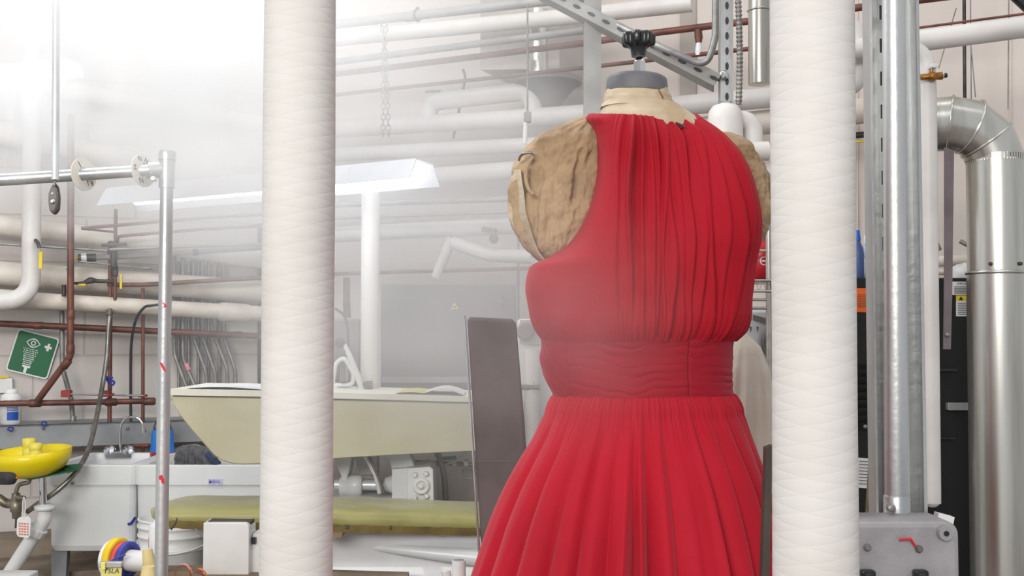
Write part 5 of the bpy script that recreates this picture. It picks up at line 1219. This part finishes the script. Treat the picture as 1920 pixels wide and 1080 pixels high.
t = thing('washer', 'white washing machine with dark round door between dress and wrapped post', 'washing machine', Vector((gx(1460, Yw2), Yw2 + .2, 0)))
zw = P(0, 582, Yw2).z; MB().box((gx(1462, Yw2), Yw2 + .18, zw / 2), (S(130, Yw2), .34, zw), bev=.012).build('cabinet', 'white_enamel', t)
MB().prism([P(1412, 590, Yw2 - .001), P(1462, 604, Yw2 - .001), P(1462, 616, Yw2 - .001), P(1412, 600, Yw2 - .001)], EY * .003).build('control_panel', 'fan_grey', t)
MB().lathe([(S(34, Yw2), 0), (S(35, Yw2), .012), (S(27, Yw2), .02), (S(26, Yw2), .01)], P(1460, 642, Yw2), -EY, 36).build('door_ring', 'fan_grey', t)
MB().lathe([(S(27, Yw2), 0), (S(20, Yw2), .018), (S(6, Yw2), .024)], P(1460, 642, Yw2 - .004), -EY, 32).build('door_glass', 'cabinet', t)
for x in (1405, 1418): MB().prism([P(x, 612, Yw2 - .002), P(x + 5, 613, Yw2 - .002), P(x + 3, 624, Yw2 - .002)], EY * .002).build('vent_mark', 'fan_grey', t)
# linen sack: draped cloth
Yl2 = 2.45; mb = MB(); rings = []
for k in range(40):
    f = k / 39; y = 626 + f * 480
    xl = np.interp(f, [0, .05, .15, .4, 1], [1392, 1376, 1362, 1350, 1345]); xr = np.interp(f, [0, .05, .15, .3, 1], [1400, 1426, 1444, 1452, 1456])
    cx = (xl + xr) / 2; hw = S((xr - xl) / 2, Yl2); cc = P(cx, y, Yl2)
    ring = []
    for j in range(90):
        a = 2 * math.pi * j / 90; fo = 1 + (.10 * math.sin(7 * a + 1.3 * f * 4) + .06 * math.sin(13 * a + 2 * f)) * min(1, f * 4)
        ring.append(cc + Vector((math.cos(a) * hw * (1 + (fo - 1) * .3), math.sin(a) * hw * .8 * fo, 0)))
    rings.append(ring)
o = mb.loft(rings).build('linen_sack', 'linen'); tag(o, 'pale linen cloth hanging in folds between the dress and the wrapped post', 'cloth')
mb = MB(); mb.prism([P(1437, 840, 1.62), P(1449, 835, 1.62), P(1440, 1200, 1.62), P(1425, 1200, 1.62)], EY * .02); o = mb.build('edge_board', 'dark_strip'); tag(o, 'dark narrow board edge between the red skirt and the wrapped post', 'board')
# ------------------------------------------------------------------ dress form and red dress
YD = 1.92
TAU = 2 * math.pi
def polar(phi, a, b, n): return (abs(math.cos(phi) / a) ** n + abs(math.sin(phi) / b) ** n) ** (-1.0 / n)
def smooth_interp(x, xs, ys):
    xs = np.asarray(xs, float); ys = np.asarray(ys, float)
    h = np.diff(xs); dl = np.diff(ys) / h; m = np.zeros(len(xs)); m[0] = dl[0]; m[-1] = dl[-1]
    for i in range(1, len(xs) - 1): m[i] = 0 if dl[i - 1] * dl[i] <= 0 else 2 * dl[i - 1] * dl[i] / (dl[i - 1] + dl[i])
    x = np.clip(x, xs[0], xs[-1]); i = min(max(int(np.searchsorted(xs, x) - 1), 0), len(h) - 1)
    t = (x - xs[i]) / h[i]
    return float(ys[i] * (1 + 2 * t) * (1 - t) ** 2 + h[i] * m[i] * t * (1 - t) ** 2 + ys[i + 1] * t * t * (3 - 2 * t) + h[i] * m[i + 1] * t * t * (t - 1))
def fold_table(spec):
    """spec: list of (phi_deg centre of valley, depth, skew)"""
    return [(math.radians(a), d, s) for a, d, s in spec]
def folds(phi, knots):
    """irregular pleats: knots = sorted valley angles with heights; returns 0 in the valleys and up to h on the pleat"""
    phi %= TAU
    n = len(knots)
    for i in range(n):
        a, h, sk = knots[i]; b = knots[(i + 1) % n][0]
        if i == n - 1: b += TAU
        p = phi
        if i == n - 1 and p < a: p += TAU
        if a <= p < b:
            t = (p - a) / (b - a)
            t = t ** sk
            return h * math.sin(math.pi * t) ** .65
    return 0.0

# rows of the bodice: picture row, side limits, half depth, roundness
by = [212, 222, 240, 262, 300, 340, 390, 430, 460, 480, 503, 540, 590, 620, 640]
bl = [1104, 1098, 1108, 1114, 1117, 1114, 1102, 1084, 1062, 1034, 992, 986, 996, 1007, 1018]
brr = [1306, 1316, 1338, 1360, 1388, 1404, 1415, 1420, 1419, 1416, 1413, 1409, 1402, 1393, 1377]
bb_ = [.088, .094, .104, .112, .120, .127, .133, .137, .140, .141, .142, .141, .136, .130, .121]
bn = [2.3, 2.5, 2.8, 3.0, 3.2, 3.3, 3.3, 3.1, 2.9, 2.7, 2.5, 2.4, 2.3, 2.2, 2.2]
def ang_from_s(s): return math.acos(max(-1, min(1, s)))     # s: -1 .. 1 across the back, phi in (0, pi) faces the camera
rk = random.Random(11)
rk2 = random.Random(5)
gk = []          # fine gathers
p = 0.0
while p < TAU - .03: gk.append((p, rk2.uniform(.3, 1), rk2.uniform(.75, 1.3))); p += rk2.uniform(.035, .085)
def grooves(phi, v, G, wander=.075):
    """crisp creases between flat pleats: (angle, depth, steep side width, soft side width, seed)"""
    r = 0.0
    for (pc, dp, w1, w2, sd) in G:
        if abs(phi - pc) > .55: continue
        d = phi - (pc + wander * noise.noise(Vector((sd * 3.7, v * 2.2, 0))))
        k = dp * max(.12, .75 + 1.1 * noise.noise(Vector((sd * 1.9, v * 2.6, 5))))
        r -= k * math.exp(-(abs(d) / (w1 if d > 0 else w2)) ** 1.3)
        r += k * .45 * math.exp(-((d - 2.2 * w1) / (1.8 * w1)) ** 2)
    return r
BG = []
vis = [(.97, .7), (.915, .8), (.85, 1.0), (.775, .8), (.69, 1.2), (.60, .7), (.50, 1.5), (.425, .6), (.33, 1.5), (.235, .8), (.15, 1.2), (.05, .7), (-.06, 1.5), (-.21, 1.7), (-.33, .4), (-.55, .15)]
for i, (s, h) in enumerate(vis): BG.append((ang_from_s(s), .0088 * h, rk.uniform(.014, .024), rk.uniform(.05, .10), i + 1.0))
for k in range(14): BG.append((math.pi + .15 + k * (math.pi - .3) / 14, .005 * rk.uniform(.3, 1), .02, .05, 40.0 + k))
XC = 1200
def sided(y, l, r_, phi, b, n, ys):
    xl, xr = smooth_interp(y, ys, l), smooth_interp(y, ys, r_)
    a = S((xr - XC) if math.cos(phi) > 0 else (XC - xl), YD)
    return polar(phi, a, b, n)
def bod(v, phi, off=0.0):
    y = 212 + (640 - 212) * v
    b, n = (smooth_interp(y, by, q) for q in (bb_, bn))
    r = sided(y, bl, brr, phi, b, n, by)
    s = math.cos(phi); sn = math.sin(phi)
    lo = max(0.0, 1 - abs(v - 1) / .20)
    g = folds(phi, gk)
    damp = 1 if s > -.3 else max(.3, 1 + (s + .3) * 2)
    fade = 1 - .75 * max(0, -sn)
    r += grooves(phi, v, BG) * (1 - .35 * lo) * damp
    r += (.0065 * (g - .5) * lo ** 1.1 + .0026 * (g - .5) * max(0, 1 - v / .16) + .0007 * (g - .5)) * damp
    r += .0022 * noise.noise(Vector((math.cos(phi) * 3, math.sin(phi) * 3, v * 3.2))) * min(1, v * 5)
    r += .007 * math.sin(math.pi * lo) * lo + off
    dip = 0
    if sn > 0:
        sp_ = math.exp(-((s - .52) / .34) ** 2); k = max(0, 1 - v / .42) ** 2
        dip = (20 * sn + 15 * sp_) * k
    else: dip = -6 * max(0, 1 - v / .3) * (-sn)
    c = P(XC, y + dip, YD)
    return Vector((c.x + r * math.cos(phi), YD - r * math.sin(phi), c.z))
dress = thing('dress', 'sleeveless red dress with gathered back, ruched waistband and full skirt on the form', 'dress', Vector((P(1195, 690, YD).x, YD, P(1195, 1500, YD).z)))
NU, NV = 600, 140
def shell(fn, nu, nv, name, m, parent, v0=0.0, v1=1.0):
    rings = [[fn(v0 + (v1 - v0) * i / (nv - 1), TAU * k / nu) for k in range(nu)] for i in range(nv)]
    return MB().loft(rings, False).build(name, m, parent)
def bod_edge(v, phi):          # rolled neckline: goes down inside the neck hole
    if v < 0: 
        p0 = bod(0, phi); q = bod(-v * .25, phi, -.008); return Vector((q.x, q.y, p0.z + v * .05 - .0))
    return bod(v, phi)
shell(lambda v, ph: bod_edge(v, ph), NU, NV, 'bodice', 'red_bodice', dress, -.05, 1.0)
# waistband
wy = [632, 645, 670, 700, 725, 748]; wl = [1013, 1014, 1012, 1018, 1029, 1041]; wr = [1378, 1374, 1372, 1371, 1372, 1374]; wb = [.122, .119, .117, .117, .118, .120]
PZ = ang_from_s(.545)          # the zip line
PS = ang_from_s(-.86)          # side seam
def band(v, phi):
    y = 632 + 116 * v
    b = smooth_interp(y, wy, wb); c = P(XC, y, YD)
    r = sided(y, wl, wr, phi, b, 2.2, wy) - .001
    q = phi * 2.0
    rz = v * 15 + 2.6 * noise.noise(Vector((q * .7, v * 1.3, 1))) + .8 * noise.noise(Vector((q * 2.1, v * 2, 4)))
    if phi > PS: rz = v * 14 + (phi - PS) * 16
    amp = .0030 * max(.12, .45 + 1.3 * noise.noise(Vector((q * .9, v * 4.5, 9))))
    r += amp * (abs(math.sin(rz * math.pi * .5)) ** .6 - .6)
    r += .0015 * noise.noise(Vector((q * 1.2, v * 5, 2)))
    for p0, wd, dp in ((PZ, .010, .0045), (PS, .016, .004)):
        r -= dp * math.exp(-((phi - p0) / wd) ** 2)
    dip = 6 * max(0, math.sin(phi)) * (1 - 2 * v) * -.4 + (4 * max(0, math.cos(phi)) if False else 0)
    return Vector((c.x + r * math.cos(phi), YD - r * math.sin(phi), P(0, y + dip, YD).z))
shell(band, 640, 170, 'waistband', 'red_band', dress)
# skirt
sy = [738, 760, 790, 820, 860, 900, 960, 1030, 1080, 1200, 1500]
sl = [1040, 1030, 1014, 999, 975, 953, 926, 902, 885, 852, 792]
sr = [1374, 1384, 1397, 1408, 1422, 1435, 1449, 1463, 1470, 1496, 1536]
sb = [.120, .128, .142, .156, .176, .195, .218, .240, .252, .28, .32]
sk = []
for s, h, q in ((.985, .5, 1), (.93, .7, 1.1), (.83, .6, .9), (.69, .9, 1.2), (.515, .35, 1), (.16, .55, 1.25), (-.055, .25, 1), (-.185, .5, .8), (-.36, .75, 1.2), (-.53, .6, .75), (-.68, .9, 1.25), (-.83, .8, .8), (-.94, .6, 1)):
    sk.append((ang_from_s(s), h, q))
for k in range(12): sk.append((math.pi + .1 + k * (math.pi - .2) / 12, rk.uniform(.4, 1), rk.uniform(.75, 1.3)))
sk.sort()
SG = []
for i, (s, h) in enumerate(((.97, .7), (.83, .8), (.69, .7), (.515, 1.5), (.33, .3), (.16, .8), (-.055, 1.6), (-.185, 1.5), (-.36, .5), (-.53, .6), (-.68, .6), (-.83, .8), (-.94, .7))):
    SG.append((ang_from_s(s), .018 * h, rk.uniform(.020, .034), rk.uniform(.09, .16), 80.0 + i))
def skirt(v, phi):
    y = 738 + (1500 - 738) * v
    b = smooth_interp(y, sy, sb); c = P(XC, y, YD)
    grow = min(1, v / .42)
    f = folds(phi + .015 * math.sin(v * 6 + phi * 3), sk); g = folds(phi, gk)
    r = sided(y, sl, sr, phi, b, 2.1, sy) - .004 * grow - .001
    r += .026 * (f - .35) * grow ** 1.2 + .0060 * (g - .3) * max(0, 1 - v / .11) + .0006 * g * max(0, 1 - v / .4)
    r += grooves(phi, v, SG, .02) * grow ** .8
    r += .008 * grow * noise.noise(Vector((math.cos(phi) * 2.2, math.sin(phi) * 2.2, v * 3)))
    puff = .004 * math.sin(min(1, v / .05) * math.pi)
    return Vector((c.x + (r + puff) * math.cos(phi), YD - (r + puff) * math.sin(phi), c.z))
shell(skirt, 760, 130, 'skirt', 'red', dress)
# zip: pull at the neckline and the seam through the waistband
def zp(v): return bod(v, PZ - .02, .0035)
pts = [zp(q) for q in np.linspace(.0, .055, 8)]
MB().tube(pts, .0026, 8).build('zip_coil', 'zip', dress)
mb = MB(); mb.tube([zp(.008) + Vector((.001, -.003, 0)), zp(.03) + Vector((.004, -.005, 0)), zp(.052) + Vector((.006, -.004, 0))], [.0008, .0016, .0012], 8); mb.build('zip_pull', 'dark_metal', dress)
MB().tube([band(q, PZ) + Vector((.0, -.0012, 0)) for q in np.linspace(.06, .97, 20)], .0011, 6).build('zip_seam', 'zip', dress)

# form
form = thing('dress_form', 'muslin covered dress form with grey neck cap and black lobed knob', 'dress form', Vector((P(1195, 690, YD).x, YD, 0)))
def ringat(x0, x1, y, b, dy=0, n=2.2, tilt=0.0, k=64, wob=None):
    c = P((x0 + x1) / 2, y, YD + dy); a = S((x1 - x0) / 2, YD); out = []
    for j in range(k):
        ph = TAU * j / k; r = polar(ph, a, b, n)
        if wob: r += wob(ph)
        out.append(Vector((c.x + r * math.cos(ph), YD + dy - r * math.sin(ph), c.z + tilt * r * math.cos(ph))))
    return out
# hidden torso up to the base of the neck
rows = [(1046, 1366, 742, .108), (1026, 1366, 660, .106), (1020, 1392, 590, .118), (1020, 1398, 520, .122), (1075, 1398, 470, .118), (1125, 1396, 390, .108), (1140, 1370, 300, .094), (1142, 1336, 250, .082), (1122, 1312, 228, .080), (1123, 1298, 218, .070), (1126, 1284, 208, .064), (1131, 1270, 198, .060)]
MB().loft([ringat(a, b, y, d) for a, b, y, d in rows]).build('torso', 'muslin_pale', form)
nk = [(1125, 1275, 208), (1129, 1268, 200), (1132, 1262, 194), (1130, 1262, 190), (1134, 1259, 186), (1132, 1259, 182), (1136, 1256, 177), (1136, 1255, 172), (1138, 1252, 167)]
mb = MB(); mb.loft([ringat(a, b, y, .062 - .001 * i, tilt=-.06, wob=lambda ph, i=i: .0010 * math.sin(i * 2.4 + 2 * math.sin(ph)) + .0006 * math.sin(ph * 9 + i)) for i, (a, b, y) in enumerate(nk)]); mb.build('neck_collar', 'muslin_pale', form)
mb = MB(); mb.tube([ringat(1137, 1256, 176, .0625)[int(64 * .18)] + Vector((0, -.001, -.004)), ringat(1138, 1254, 186, .0645)[int(64 * .18)] + Vector((.002, -.001, 0)), ringat(1138, 1254, 197, .0655)[int(64 * .17)] + Vector((.003, -.002, 0))], .0012, 6); mb.build('collar_seam', 'rust', form)
cp = [(1137, 1252, 177, .0585), (1136, 1252, 168, .059), (1137, 1251, 154, .058), (1138, 1250, 149.5, .057), (1143, 1245, 146, .053), (1160, 1228, 144.5, .036)]
mb = MB(); mb.loft([ringat(a, b, y, d, tilt=-.045) for a, b, y, d in cp]); mb.build('neck_cap', 'cap_grey', form)
kx = 1197
MB().tube([P(1199, 146, YD), P(1199, 116, YD)], S(24, YD) / 2, 6, smooth=False).build('hex_nut', 'chrome', form)
MB().tube([P(1199, 120, YD), P(1199, 112, YD), P(1198.5, 111, YD), P(1198, 106, YD), P(1198, 100, YD)], [S(q, YD) / 2 for q in (20, 20, 13, 13, 17)], 20).build('stem', 'chrome', form)
mb = MB(); rings = []
kc = P(1197, 90, YD)
for z, r0, lob in ((-.016, .0125, 0), (-.014, .0130, 0), (-.002, .0150, 0), (.002, .019, .3), (.004, .0255, .85), (.008, .0275, 1), (.021, .028, 1), (.025, .027, .9), (.0275, .023, .6), (.0285, .010, .0)):
    rings.append([kc + Vector((rr_2 * math.cos(q), rr_2 * math.sin(q), z)) for q in [TAU * j / 120 + .3 for j in range(120)] for rr_2 in [r0 + lob * (.0045 * math.tanh(2.2 * math.cos(7 * q)) - .001)]])
mb.loft(rings); mb.build('lobed_knob', 'black_plastic', form)
# arm stumps
def stump(rows, dy, bmul, name, seed, flaps=()):
    rings = []; n = 160; m = 120
    ys = [r[0] for r in rows]
    for i in range(m):
        y = ys[0] + (ys[-1] - ys[0]) * i / (m - 1)
        x0 = smooth_interp(y, ys, [r[1] for r in rows]); x1 = smooth_interp(y, ys, [r[2] for r in rows])
        f = i / (m - 1); b = bmul * min(1, (f / .16 + .03)) ** .6 * max(.05, 1 - max(0, (f - .86) / .145) ** 2.2) ** .6
        c = P((x0 + x1) / 2, y, YD + dy); a = S((x1 - x0) / 2, YD + dy); ring = []
        for j in range(n):
            ph = TAU * j / n; r = polar(ph, a, b, 2.4)
            p = Vector((math.cos(ph) * 2.2, math.sin(ph) * 2.2, f * 5 + seed))
            d = .0065 * noise.noise(p * 1.1) + .0055 * noise.noise(p * 2.4) + .0022 * noise.noise(p * 6)
            # hanging drape folds that bend towards the armhole
            d += .0042 * (abs(math.sin((ph * 4.5 + f * 2.0 + noise.noise(p) * 1.3))) ** .5 - .6) * min(1, f * 2)
            for (pa, pb, f0, f1, dep, wd) in flaps:
                if f0 < f < f1:
                    t = (f - f0) / (f1 - f0); pc = pa + (pb - pa) * t
                    d -= dep * math.exp(-((ph - pc) / wd) ** 2) * math.sin(math.pi * t) ** .5
            r = r + d * min(1, (x1 - x0) / 60)
            ring.append(Vector((c.x + r * math.cos(ph), YD + dy - r * math.sin(ph), c.z)))
        rings.append(ring)
    return MB().loft(rings).build(name, 'muslin', form)
la = [(221, 1086, 1128), (228, 1066, 1140), (240, 1040, 1150), (262, 1003, 1160), (300, 972, 1165), (340, 958, 1160), (390, 954, 1145), (430, 966, 1122), (460, 984, 1096), (480, 1002, 1066), (492, 1016, 1036), (495, 1020, 1030)]
arm = stump(la, .028, .066, 'arm_stump', 3.0, flaps=((1.35, 1.25, .25, .62, .013, .07), (2.35, 2.15, .18, .9, .011, .10), (1.9, 1.8, .35, .6, .006, .08), (2.7, 2.5, .3, .95, .008, .09)))
ra = [(248, 1332, 1368), (262, 1330, 1392), (285, 1330, 1412), (310, 1330, 1428), (345, 1330, 1439), (385, 1330, 1442), (420, 1340, 1437), (445, 1370, 1429), (460, 1395, 1420), (464, 1400, 1412)]
stump(ra, .030, .062, 'arm_stump', 8.0, flaps=((.5, .7, .2, .9, .006, .1),))
Yr_ = YD + .028 - .055
mb = MB(); mb.tube(spline([P(973, 300, Yr_ + .012), P(975, 294, Yr_), P(980, 289, Yr_ - .01), P(992, 286, Yr_ - .012), P(1001, 288, Yr_ - .012)], 6), [.0026] * 24 + [.004], 10); mb.build('metal_ring', 'steel', form)
mb = MB()
mb.tube(spline([P(1000, 294, Yr_ - .010), P(990, 308, Yr_ - .012), P(986, 330, Yr_ - .012), P(990, 352, Yr_ - .016), P(1000, 365, Yr_ - .018)], 6), .0035, 8); mb.build('gathered_fold', 'muslin', form)
mb = MB(); nn = 26; vs = []
for k in range(nn):
    f = k / (nn - 1); y = 318 + f * 174
    xa_ = smooth_interp(y, [318, 345, 390, 430, 470, 492], [964, 957, 953, 966, 992, 1018]); wd = 32 * math.sin(math.pi * (.12 + .80 * f)) + 2
    for j in range(6):
        t_ = j / 5; yy = YD + .03 - .016 - .047 * t_ - .008 * math.sin(t_ * math.pi * 2 + f * 4); vs.append(P(xa_ - 1.5 + wd * t_, y, yy))
fs = [[k * 6 + j, k * 6 + j + 1, (k + 1) * 6 + j + 1, (k + 1) * 6 + j] for k in range(nn - 1) for j in range(5)]
vs2 = vs + [v + EY * .002 for v in vs]; h = len(vs); fs += [[q + h for q in f[::-1]] for f in fs]
mb.add(vs2, fs); mb.build('loose_flap', 'muslin_pale', form)
# stand below the hem
c = P(1195, 742, YD)
MB().tube([Vector((c.x, YD, c.z)), Vector((c.x, YD, .05))], .02, 16).build('stand_pole', 'conduit', form)
MB().lathe([(.26, 0), (.26, .02), (.2, .035), (.03, .06)], Vector((c.x, YD, 0)), EZ, 40).build('stand_base', 'dark_metal', form)

# ------------------------------------------------------------------ steam
def steam(name, c, rad, dens, nscale, lo, hi, label, falloff=1.0, seed=0.0, stretch=(1, 1, 1)):
    m = bpy.data.materials.new('steam'); m.use_nodes = True
    nt = m.node_tree; nt.nodes.remove(nt.nodes['Principled BSDF']); out = nt.nodes['Material Output']
    tc = nt.nodes.new('ShaderNodeTexCoord')
    ln = nt.nodes.new('ShaderNodeVectorMath'); ln.operation = 'LENGTH'; n0 = nt.nodes.new('ShaderNodeTexNoise'); n0.inputs['Scale'].default_value = 1.7; n0.inputs['Detail'].default_value = 2
    nt.links.new(tc.outputs['Object'], n0.inputs['Vector'])
    vm = nt.nodes.new('ShaderNodeVectorMath'); vm.operation = 'MULTIPLY_ADD'; vm.inputs[1].default_value = (.55, .55, .55); nt.links.new(n0.outputs['Color'], vm.inputs[0])
    vo = nt.nodes.new('ShaderNodeVectorMath'); vo.operation = 'SUBTRACT'; vo.inputs[1].default_value = (.275, .275, .275); nt.links.new(tc.outputs['Object'], vo.inputs[0]); nt.links.new(vo.outputs[0], vm.inputs[2])
    nt.links.new(vm.outputs[0], ln.inputs[0])
    a = nt.nodes.new('ShaderNodeMapRange'); a.inputs['From Min'].default_value = .86; a.inputs['From Max'].default_value = .05; a.inputs['To Min'].default_value = 0; a.inputs['To Max'].default_value = 1; a.interpolation_type = 'SMOOTHSTEP'
    nt.links.new(ln.outputs['Value'], a.inputs['Value'])
    mp = nt.nodes.new('ShaderNodeMapping'); mp.inputs['Location'].default_value = (seed, seed * .7, seed * 1.3); mp.inputs['Scale'].default_value = [r * s for r, s in zip(rad, stretch)]
    nt.links.new(tc.outputs['Object'], mp.inputs[0])
    n = nt.nodes.new('ShaderNodeTexNoise'); n.inputs['Scale'].default_value = nscale; n.inputs['Detail'].default_value = 3; n.inputs['Distortion'].default_value = .6
    nt.links.new(mp.outputs[0], n.inputs['Vector'])
    r = nt.nodes.new('ShaderNodeMapRange'); r.inputs['From Min'].default_value = lo; r.inputs['From Max'].default_value = hi; r.interpolation_type = 'SMOOTHSTEP'
    nt.links.new(n.outputs['Fac'], r.inputs['Value'])
    mul = nt.nodes.new('ShaderNodeMath'); mul.operation = 'MULTIPLY'; nt.links.new(a.outputs[0], mul.inputs[0]); nt.links.new(r.outputs[0], mul.inputs[1])
    m2 = nt.nodes.new('ShaderNodeMath'); m2.operation = 'MULTIPLY'; m2.inputs[1].default_value = dens; nt.links.new(mul.outputs[0], m2.inputs[0])
    vs = nt.nodes.new('ShaderNodeVolumeScatter'); vs.inputs['Color'].default_value = (.985, .99, 1, 1); vs.inputs['Anisotropy'].default_value = .1
    nt.links.new(m2.outputs[0], vs.inputs['Density']); nt.links.new(vs.outputs[0], out.inputs['Volume'])
    mb = MB(); mb.ball((0, 0, 0), 1, 12)
    o = mb.build(name, m); 
    for v in o.data.vertices: v.co.z -= 1.0
    o.location = c; o.scale = rad
    tag(o, label, 'steam', kind='stuff'); return o
steam('steam', P(250, 95, 2.80), (.86, .66, .80), 7.5, 2.3, .36, .66, 'dense white steam billowing over the garment rack and hung light', seed=1.3)
steam('steam', P(150, -10, 2.0), (.34, .20, .26), 9.0, 4.0, .30, .66, 'small white steam puff hiding the top of the hanging rod', seed=2.2)
steam('steam', P(425, 300, 2.2), (.33, .22, .34), 5.5, 4.0, .34, .70, 'steam tail drifting between the rack upright and the white wrapped post', seed=5.2)
steam('steam', P(760, 370, 2.75), (1.0, .62, 1.10), 3.5, 1.5, .22, .75, 'thin haze drifting between the white wrapped post and the dress', seed=4.1)
steam('steam', P(1010, 570, 1.55), (.34, .17, .32), 1.7, 4.0, .25, .80, 'wisp of steam in front of the waist of the red dress', seed=7.7)

# ------------------------------------------------------------------ picture settings
scene.view_settings.view_transform = 'Standard'; scene.view_settings.look = 'None'; scene.view_settings.gamma = 1; scene.view_settings.use_curve_mapping = False
scene.view_settings.exposure = -0.36
cy = scene.cycles
cy.max_bounces = 5; cy.diffuse_bounces = 2; cy.glossy_bounces = 2; cy.transmission_bounces = 4; cy.volume_bounces = 3; cy.transparent_max_bounces = 6
cy.volume_step_rate = 2.0; cy.volume_max_steps = 64
cy.use_denoising = True; cy.sample_clamp_indirect = 6
cy.caustics_reflective = False; cy.caustics_refractive = False
